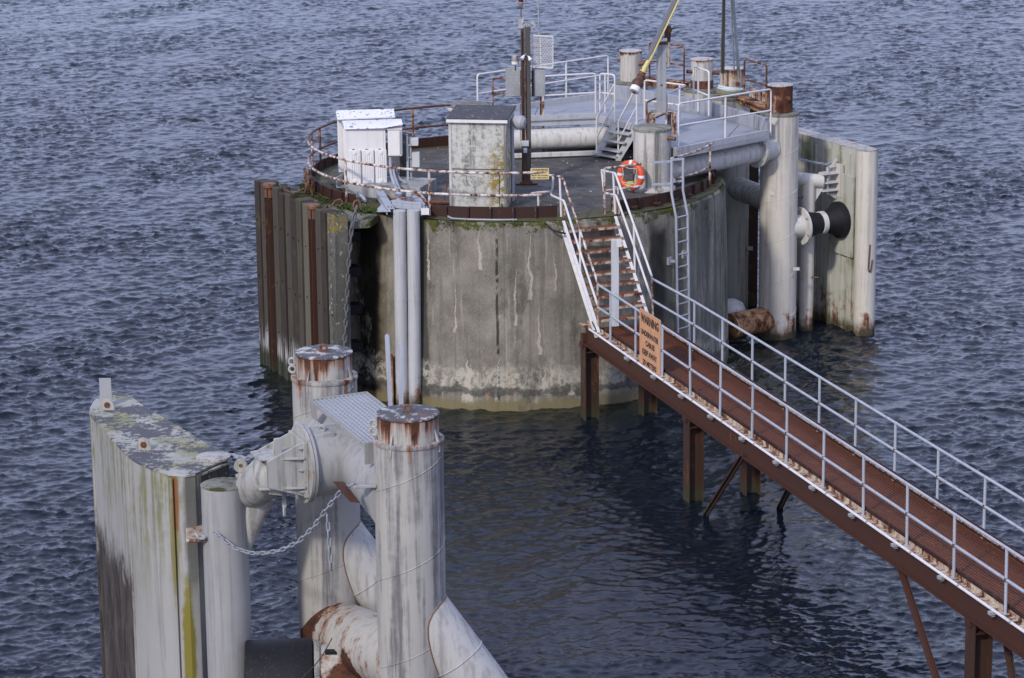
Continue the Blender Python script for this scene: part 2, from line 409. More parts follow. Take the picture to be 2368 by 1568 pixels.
def mk_panel():
    n = Nt('algae_streaked_shaded_panel', .5)
    c = n.mix(n.noise(.9, 4), (.28, .278, .268), (.36, .358, .35))  # panel base lowered likewise, ship's shade held in the colour
    st = n.noise(6, 6, .65, st=(1, 1, .06))
    c = n.mix(n.mul(n.ramp(st, .50, .66), .5), c, (.15, .15, .13))
    # algae under the top edge
    g = n.mul(n.mul(n.ramp(n.z, 1.8, 4.7), n.ramp(n.noise(.9, 4, .6, off=33), .42, .58, .8, 1)), n.ramp(n.add(n.mul(n.noise(5.5, 6, .7, st=(1, 1, .05), off=3), .7), n.mul(n.noise(2.0, 6, .7, off=6), .3)), .455, .58))
    c = n.mix(n.mul(g, .95), c, n.mix(n.noise(3, 5), (.10, .11, .045), (.21, .20, .06)))
    c = n.mix(n.mul(n.blob((-5.10, 41.55, 1.9), 1.0, .25, (.10, .5, 1.15)), .95), c, (.17, .145, .012))
    c = n.mix(n.mul(n.blob((-5.28, 41.6, 3.6), 1.0, .3, (.05, .5, .8)), .8), c, (.17, .145, .03))
    c = n.mix(n.mul(n.blob((-4.98, 41.5, 4.0), 1.0, .3, (.14, .5, .9)), .85), c, (.13, .13, .12))
    c = n.mix(n.mul(n.blob((-5.23, 41.7, 4.35), 1.0, .3, (.05, .5, .55)), .9), c, (.20, .08, .03))
    # scraped brown lower face on the berthing side
    e_ = PZ('E', 412, 1028, 4.82); fa_ = PZ('E', 115, 700, 4.82)
    fdx, fdy = (e_.x - fa_.x), (e_.y - fa_.y); L_ = math.hypot(fdx, fdy); fdx /= L_; fdy /= L_
    s_ = n.add(n.mul(n.add(n.x, -fa_.x), fdx), n.mul(n.add(n.y, -fa_.y), fdy))      # metres along the berthing face
    side = n.ramp(n.add(s_, n.mul(n.add(n.noise(4, 5, .7, st=(1, 1, .4)), -.5), .15)), L_ - .02, L_ + .05, 1, 0)
    lim = n.add(3.0, n.mul(n.add(n.noise(2.6, 8, .78, st=(1.5, 1.5, .6)), -.5), 2.1))
    side = n.mul(side, n.math('LESS_THAN', n.add(n.mul(n.x, .887), n.mul(n.y, .461)), 20))
    brown = n.mul(side, n.ramp(n.math('SUBTRACT', lim, n.z), -.25, .45))
    bc = n.mix(n.ramp(n.noise(2.6, 9, .75, st=(1.5, 1.5, .4)), .35, .68), (.014, .012, .011), (.085, .068, .058))
    bc = n.mix(n.ramp(n.noise(4, 6, .7, off=8, st=(1, 1, .4)), .60, .70), bc, (.17, .16, .155))
    c = n.mix(brown, c, bc)
    return n.done(c, n.add(n.mul(brown, .35), .5), n.bump(n.add(n.mul(brown, n.noise(8, 6)), n.mul(st, .2)), .4, .02))
M['panel'] = mk_panel()
M['right_panel'] = worn('algae_and_shade_fender_panel', (.44, .44, .39), .6, -.06, foot=(1.5, .26), top=[(4.75, .15, .1)], off=70, green=.95, streak=5, dirtc=(.13, .13, .09))  # algae and dirt raised to paint in the inner face's shade too
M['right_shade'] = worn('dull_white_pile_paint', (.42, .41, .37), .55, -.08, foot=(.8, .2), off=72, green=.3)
M['rust_brace'] = worn('heavily_rusted_brace', (.48, .29, .14), .35, .17, off=74, fine=.8)

# ------------------------------------------------------------------ mesh building
class MB:
    def __init__(s): s.v = []; s.f = []
    def add(s, vs, fs):
        k = len(s.v)
        s.v += [tuple(v) for v in vs]
        s.f += [tuple(i + k for i in f) for f in fs]
        return s
    def hexa(s, p): return s.add(p, [(3, 2, 1, 0), (4, 5, 6, 7), (0, 1, 5, 4), (1, 2, 6, 5), (2, 3, 7, 6), (3, 0, 4, 7)])
    def box(s, c, sz, rz=0.0, m=None):
        hx, hy, hz = sz[0] / 2, sz[1] / 2, sz[2] / 2
        m = m or Matrix.Rotation(rz, 3, 'Z')
        return s.hexa([Vector(c) + m @ Vector(q) for q in ((-hx, -hy, -hz), (hx, -hy, -hz), (hx, hy, -hz), (-hx, hy, -hz), (-hx, -hy, hz), (hx, -hy, hz), (hx, hy, hz), (-hx, hy, hz))])
    def bar(s, a, b, w, h, up=(0, 0, 1)):               # box along a->b, w sideways, h upward, centred
        a, b = Vector(a), Vector(b)
        d = (b - a).normalized()
        u = Vector(up)
        if abs(d.dot(u)) > .99: u = Vector((0, 1, 0))
        sd_ = d.cross(u).normalized()
        u = sd_.cross(d)
        q = [(-1, -1), (1, -1), (1, 1), (-1, 1)]
        pa = [a + sd_ * (i * w / 2) + u * (j * h / 2) for i, j in q]
        pb = [b + sd_ * (i * w / 2) + u * (j * h / 2) for i, j in q]
        return s.add(pa + pb, [(0, 1, 2, 3), (7, 6, 5, 4), (0, 4, 5, 1), (1, 5, 6, 2), (2, 6, 7, 3), (3, 7, 4, 0)])
    def tube(s, pts, r, n=10, closed=False, cap=True):
        pts = [Vector(p) for p in pts]
        m = len(pts)
        rs = r if isinstance(r, (list, tuple)) else [r] * m
        tan = []
        for i in range(m):
            if closed: t = pts[(i + 1) % m] - pts[i - 1]
            else: t = pts[min(i + 1, m - 1)] - pts[max(i - 1, 0)]
            tan.append(t.normalized())
        u = Vector((0, 0, 1)) if abs(tan[0].z) < .9 else Vector((0, 1, 0))
        u = (u - tan[0] * u.dot(tan[0])).normalized()
        vs = []
        for i in range(m):
            u = (u - tan[i] * u.dot(tan[i])).normalized()
            w = tan[i].cross(u)
            for k in range(n):
                a = 2 * math.pi * k / n
                vs.append(pts[i] + u * (math.cos(a) * rs[i]) + w * (math.sin(a) * rs[i]))
        fs = []
        for i in range(m if closed else m - 1):
            for k in range(n):
                a, b = i * n + k, i * n + (k + 1) % n
                c_, d_ = ((i + 1) % m) * n + (k + 1) % n, ((i + 1) % m) * n + k
                fs.append((a, b, c_, d_))
        if cap and not closed:
            fs.append(tuple(range(n - 1, -1, -1)))
            fs.append(tuple((m - 1) * n + k for k in range(n)))
        return s.add(vs, fs)
    def lathe(s, c, prof, n=48, cap=True, axis=None):   # prof: (r, z) rows from below up; axis: direction vector
        c = Vector(c)
        q = Vector(axis).to_track_quat('Z', 'Y').to_matrix() if axis is not None else Matrix.Identity(3)
        vs = [c + q @ Vector((r * math.cos(2 * math.pi * k / n), r * math.sin(2 * math.pi * k / n), z)) for r, z in prof for k in range(n)]
        fs = []
        for i in range(len(prof) - 1):
            for k in range(n):
                fs.append((i * n + k, i * n + (k + 1) % n, (i + 1) * n + (k + 1) % n, (i + 1) * n + k))
        if cap:
            fs.append(tuple(range(n - 1, -1, -1)))
            fs.append(tuple((len(prof) - 1) * n + k for k in range(n)))
        return s.add(vs, fs)
    def prism(s, poly, z0, z1):
        n = len(poly)
        vs = [(p[0], p[1], z0) for p in poly] + [(p[0], p[1], z1) for p in poly]
        return s.add(vs, [tuple(range(n - 1, -1, -1)), tuple(range(n, 2 * n))] + [(i, (i + 1) % n, n + (i + 1) % n, n + i) for i in range(n)])
    def plate(s, pts, th):                              # flat polygon given thickness th along its normal
        pts = [Vector(p) for p in pts]
        nrm = (pts[1] - pts[0]).cross(pts[2] - pts[1]).normalized() * (th / 2)
        n = len(pts)
        return s.add([p - nrm for p in pts] + [p + nrm for p in pts], [tuple(range(n - 1, -1, -1)), tuple(range(n, 2 * n))] + [(i, (i + 1) % n, n + (i + 1) % n, n + i) for i in range(n)])
    def torus(s, c, R, r, n=32, m=10, axis=(0, 0, 1), sx=1.0):
        q = Vector(axis).to_track_quat('Z', 'Y').to_matrix()
        return s.tube([Vector(c) + q @ Vector((math.cos(2 * math.pi * k / n) * R * sx, math.sin(2 * math.pi * k / n) * R, 0)) for k in range(n)], r, m, closed=True)
    def sphere(s, c, r, n=12, sz=1.0):
        k = max(4, n // 2)
        return s.lathe(c, [(max(.001, r * math.sin(math.pi * i / k)), -r * sz * math.cos(math.pi * i / k)) for i in range(k + 1)], n)
    def mesh(s, name, mat, org=(0, 0, 0)):
        me = bpy.data.meshes.new(name)
        o = Vector(org)
        me.from_pydata([tuple(Vector(v) - o) for v in s.v], [], s.f)
        me.validate()
        bm = bmesh.new(); bm.from_mesh(me)
        bmesh.ops.recalc_face_normals(bm, faces=bm.faces)
        bm.to_mesh(me); bm.free()
        me.polygons.foreach_set('use_smooth', [True] * len(me.polygons))
        me.set_sharp_from_angle(angle=R_(32))
        me.materials.append(mat)
        return me
ORG = {}
def thing(name, label, cat, loc=(0, 0, 0), group=None):
    o = bpy.data.objects.new(name, None)
    o.empty_display_size = .2
    SC.collection.objects.link(o)
    o.location = loc
    ORG[o] = Vector(loc)
    o['label'] = label; o['category'] = cat
    if group: o['group'] = group
    return o
def part(mb, name, mat, parent, label=None, bev=0.0, kind=None):
    org = ORG[parent]
    o = bpy.data.objects.new(name, mb.mesh(name, M[mat] if isinstance(mat, str) else mat, org))
    SC.collection.objects.link(o)
    o.parent = parent
    ORG[o] = org
    if label: o['label'] = label
    if kind: o['kind'] = kind
    if bev:
        b = o.modifiers.new('edge', 'BEVEL'); b.width = bev; b.segments = 2; b.limit_method = 'ANGLE'; b.angle_limit = R_(40)
    return o
def single(mb, name, mat, label, cat, group=None, bev=0.0):
    zs = min(v[2] for v in mb.v)
    c = Vector((sum(v[0] for v in mb.v) / len(mb.v), sum(v[1] for v in mb.v) / len(mb.v), zs))
    o = bpy.data.objects.new(name, mb.mesh(name, M[mat] if isinstance(mat, str) else mat, c))
    SC.collection.objects.link(o)
    o.location = c
    ORG[o] = c
    o['label'] = label; o['category'] = cat
    if group: o['group'] = group
    if bev:
        b = o.modifiers.new('edge', 'BEVEL'); b.width = bev; b.segments = 2; b.limit_method = 'ANGLE'; b.angle_limit = R_(40)
    return o
def inst(name, me, parent, loc, rot=None, scale=None):      # another part on the same mesh data
    o = bpy.data.objects.new(name, me)
    SC.collection.objects.link(o)
    o.parent = parent
    o.location = Vector(loc) - ORG[parent]
    ORG[o] = Vector(loc)
    if rot is not None: o.rotation_euler = rot
    if scale is not None: o.scale = scale
    return o
def struct(mb_or_me, name, mat=None):
    me = mb_or_me.mesh(name, M[mat]) if isinstance(mb_or_me, MB) else mb_or_me
    o = bpy.data.objects.new(name, me)
    SC.collection.objects.link(o)
    o['kind'] = 'structure'
    ORG[o] = Vector((0, 0, 0))
    return o
def arcpts(c, R, a0, a1, z, n=24):
    return [Vector((c[0] + R * math.cos(R_(a0 + (a1 - a0) * i / n)), c[1] + R * math.sin(R_(a0 + (a1 - a0) * i / n)), z)) for i in range(n + 1)]
def soft(pts, r=.06, k=4):                  # round off the corners of a bent tube
    pts = [Vector(p) for p in pts]
    out = [pts[0]]
    for i in range(1, len(pts) - 1):
        a, b, c = pts[i - 1], pts[i], pts[i + 1]
        ra = min(r, (a - b).length * .45); rc = min(r, (c - b).length * .45)
        p0, p1 = b + (a - b).normalized() * ra, b + (c - b).normalized() * rc
        for j in range(k + 1):
            t = j / k
            out.append(p0 * (1 - t) ** 2 + b * (2 * t * (1 - t)) + p1 * t ** 2)
    return out + [pts[-1]]
def link_mesh(L, W, r, mat):                # one chain link lying along local X
    mb = MB()
    pts = []
    for k in range(14):
        a = 2 * math.pi * k / 14
        x, y = math.cos(a), math.sin(a)
        pts.append(Vector(((L / 2 - W / 2) * (1 if x > 0 else -1) * (1 if abs(x) > .2 else abs(x) * 5) + x * (W / 2 - r), y * (W / 2 - r), 0)))
    mb.tube(pts, r, 6, closed=True)
    return mb.mesh('link', M[mat])
def chain(name, label, pts, pitch, mat, wire=.02, group=None, parent=None):
    pts = [Vector(p) for p in pts]
    t = parent or thing(name, label, 'chain', pts[0], group)
    me = link_mesh(pitch * 1.36, pitch * .66, wire, mat)
    seg = [(pts[i + 1] - pts[i]).length for i in range(len(pts) - 1)]
    tot = sum(seg); n = max(2, int(tot / pitch))
    for k in range(n):
        d = (k + .5) / n * tot
        i = 0
        while d > seg[i] and i < len(seg) - 1: d -= seg[i]; i += 1
        dr = (pts[i + 1] - pts[i]).normalized()
        p = pts[i] + dr * d
        q = dr.to_track_quat('X', 'Z').to_matrix() @ Matrix.Rotation(R_(20 + (90 if k % 2 else 0)), 3, 'X')
        inst('link', me, t, p, q.to_euler())
    return t
def ang_for_x(xD, z, R, front=True, c=None):
    c = c or C0
    best = None
    for i in range(720):
        a = i * .5
        if front != (math.sin(R_(a)) < 0.15 if front else not (math.sin(R_(a)) > -.15)): continue
        q = proj((c[0] + R * math.cos(R_(a)), c[1] + R * math.sin(R_(a)), z))
        e = abs(q[0] - xD)
        if best is None or e < best[0]: best = (e, a)
    return best[1]
def text_mesh(txt, size, mat, bold=.0):
    cu = bpy.data.curves.new('lettering', 'FONT')
    cu.body = txt; cu.size = size; cu.align_x = 'CENTER'; cu.align_y = 'CENTER'
    cu.offset = bold
    cu.extrude = .0015
    cu.resolution_u = 3
    ob = bpy.data.objects.new('lettering', cu)
    SC.collection.objects.link(ob)
    dg = bpy.context.evaluated_depsgraph_get()
    me = bpy.data.meshes.new_from_object(ob.evaluated_get(dg))
    bpy.data.objects.remove(ob)
    me.materials.clear(); me.materials.append(M[mat])
    return me
# ================================================================== WATER
C0 = (0.05, 67.9)
def wave_tile(L, N, lam, wind, spread, seed, lmin):
    rng = np.random.RandomState(seed)
    k = np.fft.fftfreq(N, L / N) * 2 * np.pi
    kx, ky = np.meshgrid(k, k, indexing='ij')
    kk = np.hypot(kx, ky); kk[0, 0] = 1
    kp = 2 * np.pi / lam
    S = np.exp(-1.0 * (kp / kk) ** 2) / kk ** 3.15 * np.exp(-(kk * lmin / 6.28) ** 2)
    ca = (kx * math.cos(wind) + ky * math.sin(wind)) / kk
    S *= (np.abs(ca) ** spread) * np.where(ca < 0, .35, 1.0) + .04
    S[0, 0] = 0
    h = np.sqrt(S) * (rng.normal(size=(N, N)) + 1j * rng.normal(size=(N, N)))
    H = np.real(np.fft.ifft2(h))
    sc = 1.0 / H.std()
    dx = np.real(np.fft.ifft2(1j * kx / kk * h)) * sc
    dy = np.real(np.fft.ifft2(1j * ky / kk * h)) * sc
    return H * sc, dx, dy
def samp(T, L, x, y):
    N = T.shape[0]
    fx = (x / L * N) % N; fy = (y / L * N) % N
    ix = np.floor(fx).astype(int) % N; iy = np.floor(fy).astype(int) % N
    tx = fx - np.floor(fx); ty = fy - np.floor(fy)
    jx = (ix + 1) % N; jy = (iy + 1) % N
    return T[ix, iy] * (1 - tx) * (1 - ty) + T[jx, iy] * tx * (1 - ty) + T[ix, jy] * (1 - tx) * ty + T[jx, jy] * tx * ty
def build_water():
    Ys = [6.0]
    while Ys[-1] < 2600:
        y = Ys[-1]
        st = 1.2 if y < 33 else (.046 * y / 45 if y < 158 else (.046 * y / 45) * (1 + (y - 158) * .03))
        Ys.append(y + min(st, 120))
    Ys = np.array(Ys)
    u = np.concatenate([np.linspace(-6, -.34, 14)[:-1], np.linspace(-.34, -.23, 24)[:-1], np.linspace(-.23, .23, 600), np.linspace(.23, .34, 24)[1:], np.linspace(.34, 6, 14)[1:]])
    Y, U = np.meshgrid(Ys, u, indexing='ij')
    X = U * (Y + 8)
    wd = R_(-78)
    h1, a1, b1 = wave_tile(41.0, 2048, .78, wd, 1.5, 4, .045)
    h2, a2, b2 = wave_tile(37.0, 512, 1.9, wd + .35, 3.0, 9, .8)
    ca, sa = math.cos(.5), math.sin(.5)
    Xr, Yr = X * ca + Y * sa, -X * sa + Y * ca
    A1, A2 = .0185, .017
    g = lambda cx, cy, rx, ry: np.exp(-(((X - cx) / rx) ** 2 + ((Y - cy) / ry) ** 2) ** 1.5)
    lee = 1 - .28 * g(1.5, 57, 5.5, 8.5) - .35 * g(-4.8, 62.5, 2.0, 3.5) - .25 * g(8.8, 66.5, 2.6, 4) - .22 * g(4, 49, 7, 7)
    patch = 1 + .20 * samp(h2, 140.0, X + 31, Y * .5)
    fade = np.clip((420 - Y) / 250, 0, 1) * np.clip((1.2 - np.abs(U)) / .5, 0, 1)
    amp = lee * fade * np.clip(patch, .5, 1.6)
    f1 = amp * A1; f2 = (0.5 + .5 * lee) * fade * A2
    Z = samp(h1, 41.0, X, Y) * f1 + samp(h2, 37.0, Xr, Yr) * f2
    DX = samp(a1, 41.0, X, Y) * f1 * 1.15
    DY = samp(b1, 41.0, X, Y) * f1 * 1.15
    co = np.stack([X + DX, Y + DY, Z], -1).reshape(-1, 3).astype(np.float32)
    nr, nc = X.shape
    idx = np.arange(nr * nc).reshape(nr, nc)
    q = np.stack([idx[:-1, :-1], idx[:-1, 1:], idx[1:, 1:], idx[1:, :-1]], -1).reshape(-1, 4)
    me = bpy.data.meshes.new('water')
    me.vertices.add(len(co)); me.vertices.foreach_set('co', co.ravel())
    me.loops.add(len(q) * 4); me.loops.foreach_set('vertex_index', q.ravel().astype(np.int32))
    me.polygons.add(len(q)); me.polygons.foreach_set('loop_start', np.arange(0, len(q) * 4, 4, dtype=np.int32))
    me.polygons.foreach_set('use_smooth', np.ones(len(q), dtype=bool))
    me.update(calc_edges=True)
    n = Nt('sea_water', .05)
    n.b.inputs['IOR'].default_value = 1.333
    shallow = n.ramp(n.math('SQRT', n.add(n.math('POWER', n.add(n.x, -C0[0]), 2), n.math('POWER', n.add(n.y, -C0[1]), 2))), 5.3, 7.2, 1, 0)
    c = n.mix(n.noise(.25, 4), (.003, .006, .011), (.006, .011, .018))
    c = n.mix(n.mul(shallow, .5), c, (.034, .036, .018))
    fo = PZ('', 60, 50, 0)
    fm = n.blob((fo.x, fo.y, 0), 9.0, .5, (1.3, 1.3, 1))
    aer = n.mul(fm, .25)
    c = n.mix(aer, c, (.06, .10, .11))
    ft = n.mul(n.ramp(n.noise(1.3, 9, .75, st=(.8, 1.6, 1)), .50, .60), n.blob((fo.x - 1, fo.y, 0), 3.2, .5, (1.5, 1.6, 1)))
    c = n.mix(n.mul(ft, .45), c, (.5, .54, .58))
    h = n.add(n.mul(n.noise(5.5, 5, .6, st=(.55, 1.1, 1)), .7), n.mul(n.noise(17, 4, .6, st=(.6, 1.1, 1)), .25))
    me.materials.append(n.done(c, n.add(n.mul(ft, .3), .035), n.bump(h, .30, .05)))
    struct(me, 'water')
build_water()

# ================================================================== CAISSON
ca_ = thing('concrete_caisson', 'huge round stained concrete caisson pier with worn black deck standing in the water', 'pier', (C0[0], C0[1], 0))
def caisson_wall():
    mb = MB(); n = 160
    prof = [(5.36, -1.2), (5.33, .2), (5.28, 1.4), (5.25, 2.8), (5.21, 4.0), (5.20, 4.34), (5.16, 4.40)]
    rr = random.Random(3)
    off = [.005 * (rr.random() - .5) for _ in range(n)]
    vs = []
    for r, z in prof:
        for k in range(n):
            a = 2 * math.pi * k / n
            seg = (a * 9 / math.pi) % 1
            e = .004 if seg < .5 else 0
            w = off[k] + e + .02 * math.sin(a * 5 + z * .7)
            if r == 5.16: w += .03 * (rr.random() - .7)
            vs.append((C0[0] + (r + w) * math.cos(a), C0[1] + (r + w) * math.sin(a), z))
    fs = [(i * n + k, i * n + (k + 1) % n, (i + 1) * n + (k + 1) % n, (i + 1) * n + k) for i in range(len(prof) - 1) for k in range(n)]
    mb.add(vs, fs)
    # rim up to the coaming
    return mb
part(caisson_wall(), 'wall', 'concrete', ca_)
mb = MB()
rr = random.Random(5)
rings = [0.5, 1.5, 2.5, 3.5, 4.3, 4.9, 5.17]
vs = [(C0[0], C0[1], 4.45)]; n = 96
for r in rings:
    for k in range(n):
        a = 2 * math.pi * k / n
        vs.append((C0[0] + r * math.cos(a), C0[1] + r * math.sin(a), 4.45 + (.012 * (rr.random() - .5) if r < 5 else -.045 + .02 * rr.random())))
fs = [(0, 1 + k, 1 + (k + 1) % n) for k in range(n)]
for i in range(len(rings) - 1):
    fs += [(1 + i * n + k, 1 + (i + 1) * n + k, 1 + (i + 1) * n + (k + 1) % n, 1 + i * n + (k + 1) % n) for k in range(n)]
part(MB().add(vs, fs), 'deck', 'deck', ca_)
# rusty coaming, plate by plate
def arc_plate(R, th, a0, a1, z0, z1, mb=None, n=4):
    mb = mb or MB()
    for i in range(n):
        b0, b1 = R_(a0 + (a1 - a0) * i / n), R_(a0 + (a1 - a0) * (i + 1) / n)
        q = [(R - th / 2, b0), (R + th / 2, b0), (R + th / 2, b1), (R - th / 2, b1)]
        lo = [(C0[0] + r * math.cos(a), C0[1] + r * math.sin(a), z0) for r, a in q]
        mb.hexa(lo + [(x, y, z1) for x, y, z in lo])
    return mb
CG = [(283.5, 298), (224.5, 243)]        # openings: stairs, drain pipes
a = 0.0
step = 6.0
while a < 360:
    mid = a + step / 2
    if not any(g0 - 1 < mid < g1 + 1 for g0, g1 in CG):
        m_ = arc_plate(4.93, .02, a + .15, a + step - .15, 4.40, 4.705 + random.uniform(-.012, .012))
        arc_plate(4.95, .09, a + .05, a + .35, 4.42, 4.70, m_, 1)
        part(m_, 'coaming_plate', 'coaming', ca_)
    a += step
# stop plates either side of the stair opening
for aa in (283.2, 298.3):
    r0, r1 = 4.80, 5.16
    p0 = V(C0[0] + r0 * math.cos(R_(aa)), C0[1] + r0 * math.sin(R_(aa)), 4.6); p1 = V(C0[0] + r1 * math.cos(R_(aa)), C0[1] + r1 * math.sin(R_(aa)), 4.6)
    part(MB().bar(p0, p1, .03, .34), 'end_plate', 'angle', ca_)
# mooring pad eyes on the right part of the coaming
for aa in (304, 312, 319, 326):
    c = V(C0[0] + 5.0 * math.cos(R_(aa)), C0[1] + 5.0 * math.sin(R_(aa)), 4.52)
    part(MB().torus(c, .085, .03, 14, 6), 'pad_eye', 'coaming', ca_)
# mossy ledge out to the fender wall on the left
W0, W1 = V(-3.98, 62.62, 0), V(-6.05, 67.05, 0)      # front edge line of the fender posts
wd = (W1 - W0).normalized(); wn_ = V(-wd.y, wd.x, 0)      # wn_ points away from the caisson?
if wn_.dot(V(-1, -1, 0)) < 0: wn_ = -wn_
ledge = [W0 - wn_ * .40 + wd * .1, W0 - wn_ * .4 + wd * 4.2, V(-4.9, 67.5, 0), V(-4.4, 65.2, 0), V(-3.6, 63.95, 0), V(-3.05, 63.7, 0), V(-3.2, 63.0, 0)]
part(MB().prism([(p.x, p.y) for p in ledge], 4.24, 4.42), 'ledge', 'ledge', ca_, bev=.02)
w2 = [W0 - wn_ * 1.0 + wd * 1.2, W0 - wn_ * 1.0 + wd * 4.0, V(-4.6, 67.2, 0), V(-4.0, 65, 0), V(-3.4, 64.1, 0)]
part(MB().prism([(p.x, p.y) for p in w2], -1, 4.015), 'buttress', 'timber_dark', ca_)
# moss on the ledge and along the rim
def tufts(n, fn, s0=.02, s1=.05, seed=1):
    r = random.Random(seed); mb = MB()
    for _ in range(n):
        p = fn(r)
        if p is None: continue
        a = r.uniform(0, 6.28); s = r.uniform(s0, s1)
        for j in range(3):
            b = a + j * 2.1
            q = p + V(math.cos(b) * s * .6, math.sin(b) * s * .6, 0)
            mb.add([p - V(math.sin(b), -math.cos(b), 0) * s * .3, p + V(math.sin(b), -math.cos(b), 0) * s * .3, q + V(0, 0, s * r.uniform(.5, 1.2))], [(0, 1, 2)])
    return mb
def mk_moss(name, a, b):
    n = Nt(name, .9)
    return n.done(n.mix(n.ramp(n.noise(7, 5, .7), .4, .6), a, b))
M['moss'] = mk_moss('moss_cushions', (.014, .020, .007), (.085, .088, .018))
M['grass'] = mk_moss('short_grass', (.03, .05, .012), (.10, .14, .03))
def f_ledge(r):
    a = R_(r.uniform(186, 232)); q = r.choice([r.uniform(4.98, 5.25), r.uniform(4.0, 4.9)])
    return V(C0[0] + q * math.cos(a), C0[1] + q * math.sin(a), 4.43)
def f_rim(r):
    a = R_(r.uniform(246, 350)); q = r.uniform(4.97, 5.17)
    if math.sin(a * 7) + math.sin(a * 17) < r.uniform(-.6, 1.4): return None
    return V(C0[0] + q * math.cos(a), C0[1] + q * math.sin(a), 4.40)
def f_wallside(r):
    a = R_(r.uniform(246, 283)); z = 4.4 - abs(r.gauss(0, .09))
    if math.sin(a * 19) + math.sin(a * 43) < .35: return None
    return V(C0[0] + 5.22 * math.cos(a), C0[1] + 5.22 * math.sin(a), z)
part(tufts(5000, f_ledge, .02, .05, 1), 'moss', 'moss', ca_, kind='stuff')
part(tufts(1000, f_rim, .015, .035, 2), 'moss', 'moss', ca_, kind='stuff')
part(tufts(900, f_wallside, .015, .035, 3), 'moss', 'moss', ca_, kind='stuff')
for k_, aa in enumerate((222, 229)):     # grass tufts at the front left
    def fg(r, aa=aa):
        a = R_(aa + r.gauss(0, 1.6)); q = 5.1 + r.gauss(0, .12)
        return V(C0[0] + q * math.cos(a), C0[1] + q * math.sin(a), 4.42)
    part(tufts(420, fg, .05, .10, 20 + k_), 'grass_tuft', 'grass', ca_, kind='stuff')
# pebbles and flakes lying on the deck
rr = random.Random(12); mb = MB()
for _ in range(220):
    a = rr.uniform(0, 6.28); q = 4.8 * math.sqrt(rr.random()); s = rr.uniform(.008, .022)
    c = V(C0[0] + q * math.cos(a), C0[1] + q * math.sin(a), 4.455 + s * .4)
    mb.box(c, (s * 2, s * 1.4, s), rr.uniform(0, 3))
part(mb, 'loose_chips', 'pillar', ca_, kind='stuff')

# ------------------------------------------------------------------ fender wall of posts
fw = thing('timber_fender_wall', 'dark row of upright timber posts and rusty piles guarding the left flank of the caisson', 'fender wall', W0 - V(0, 0, 0))
TOP = 4.58
def wall_p(s, out=0.0, z=0.0): return W0 + wd * s + wn_ * out + V(0, 0, z)
ws = [(.02, .42, 'timber_con', 'pale lichen-spotted end post'), (.50, .26, 'timber_dark', None), (.80, .30, 'timber', None), (1.55, .34, 'timber_pale', 'pale olive post'), (2.0, .30, 'timber', None),
      (2.42, .30, 'timber_dark', None), (2.84, .32, 'timber', None), (3.25, .30, 'timber_dark', None), (3.65, .32, 'timber', None), (4.45, .36, 'timber', None), (4.85, .3, 'timber_dark', None)]
for k_, (s, w, m_, lb) in enumerate(ws):
    mb = MB(); dz = random.uniform(-.04, .05); dout = random.uniform(-.03, .05)
    c = wall_p(s + w / 2, dout - .12)
    mb.box(c + V(0, 0, (TOP + dz - 1.2) / 2), (w, .36, TOP + dz + 1.2), math.atan2(wd.y, wd.x))
    for j in range(3):
        z = 3.7 - j * 1.35 + random.uniform(-.1, .1)
        p = wall_p(s + w / 2, dout + .062, z)
        mb.lathe(p, [(.035, 0), (.035, .03)], 8, axis=wn_)
    part(mb, 'post', m_, fw, lb, bev=.03)
for (s, r_, dz) in ((1.32, .13, .14), (4.22, .13, .14)):
    mb = MB(); c = wall_p(s, .02, 0)
    rz = math.atan2(wd.y, wd.x)
    m3 = Matrix.Rotation(rz, 3, 'Z')
    h = TOP + 1.2
    mb.box(c + V(0, 0, TOP / 2 - .6), (.20, .02, h), rz)
    for sgn in (-1, 1): mb.box(c + m3 @ V(sgn * .09, 0, 0) + V(0, 0, TOP / 2 - .6), (.022, .22, h), rz)
    pl = part(mb, 'steel_pile', 'rust_beam' if s < 2 else 'rust_hpile', fw)
    part(MB().lathe(c + V(0, 0, TOP), [(.13, -.26), (.13, -.05), (.17, -.02), (.17, .04), (.15, .07)], 16), 'cap', 'cap_rust', pl)
for z in (3.95, 3.1, 2.2, 1.3, .5):
    c = wall_p(.85, -.62, z)
    part(MB().box(c, (.42, .5, .22), math.atan2(wd.y, wd.x)), 'spacer_block', 'rubber', fw, bev=.02)
def f_wt(r):
    s = r.uniform(0, 4.6)
    if math.sin(s * 5 + 1) < -.1: return None
    return wall_p(s, r.uniform(-.34, .02), TOP + .02)
part(tufts(900, f_wt, .02, .05, 9), 'moss', 'moss', fw, kind='stuff')

# chains at the fender wall
sh0 = PY('I', 705, 205, 62.85)
chain('hanging_chain', 'heavy grey chain hanging down the corner between fender wall and caisson', [sh0, PY('I', 672, 330, 62.75), PY('I', 648, 620, 62.7), PY('I', 626, 1110, 62.65), PY('I', 624, 1300, 62.65)], .17, 'chain_dark', .026)
t = thing('rusty_shackle', 'pale rusty shackle joining the hanging chain to the caisson rim', 'shackle', sh0)
mb = MB(); mb.tube(soft([sh0 + V(-.07, .05, -.1), sh0 + V(-.08, .08, .06), sh0 + V(0, .1, .12), sh0 + V(.08, .08, .06), sh0 + V(.07, .05, -.1)], .06), .022, 8)
part(mb, 'bow', 'cap_rust', t)
part(MB().tube([sh0 + V(-.11, .05, -.09), sh0 + V(.11, .05, -.09)], .018, 8), 'pin', 'chain_rust', t)
s1 = PZ('I', 575, 190, 4.55)
t = thing('rusty_shackle', 'rusty shackle lying on the mossy coaming beside the fender wall end post', 'shackle', s1)
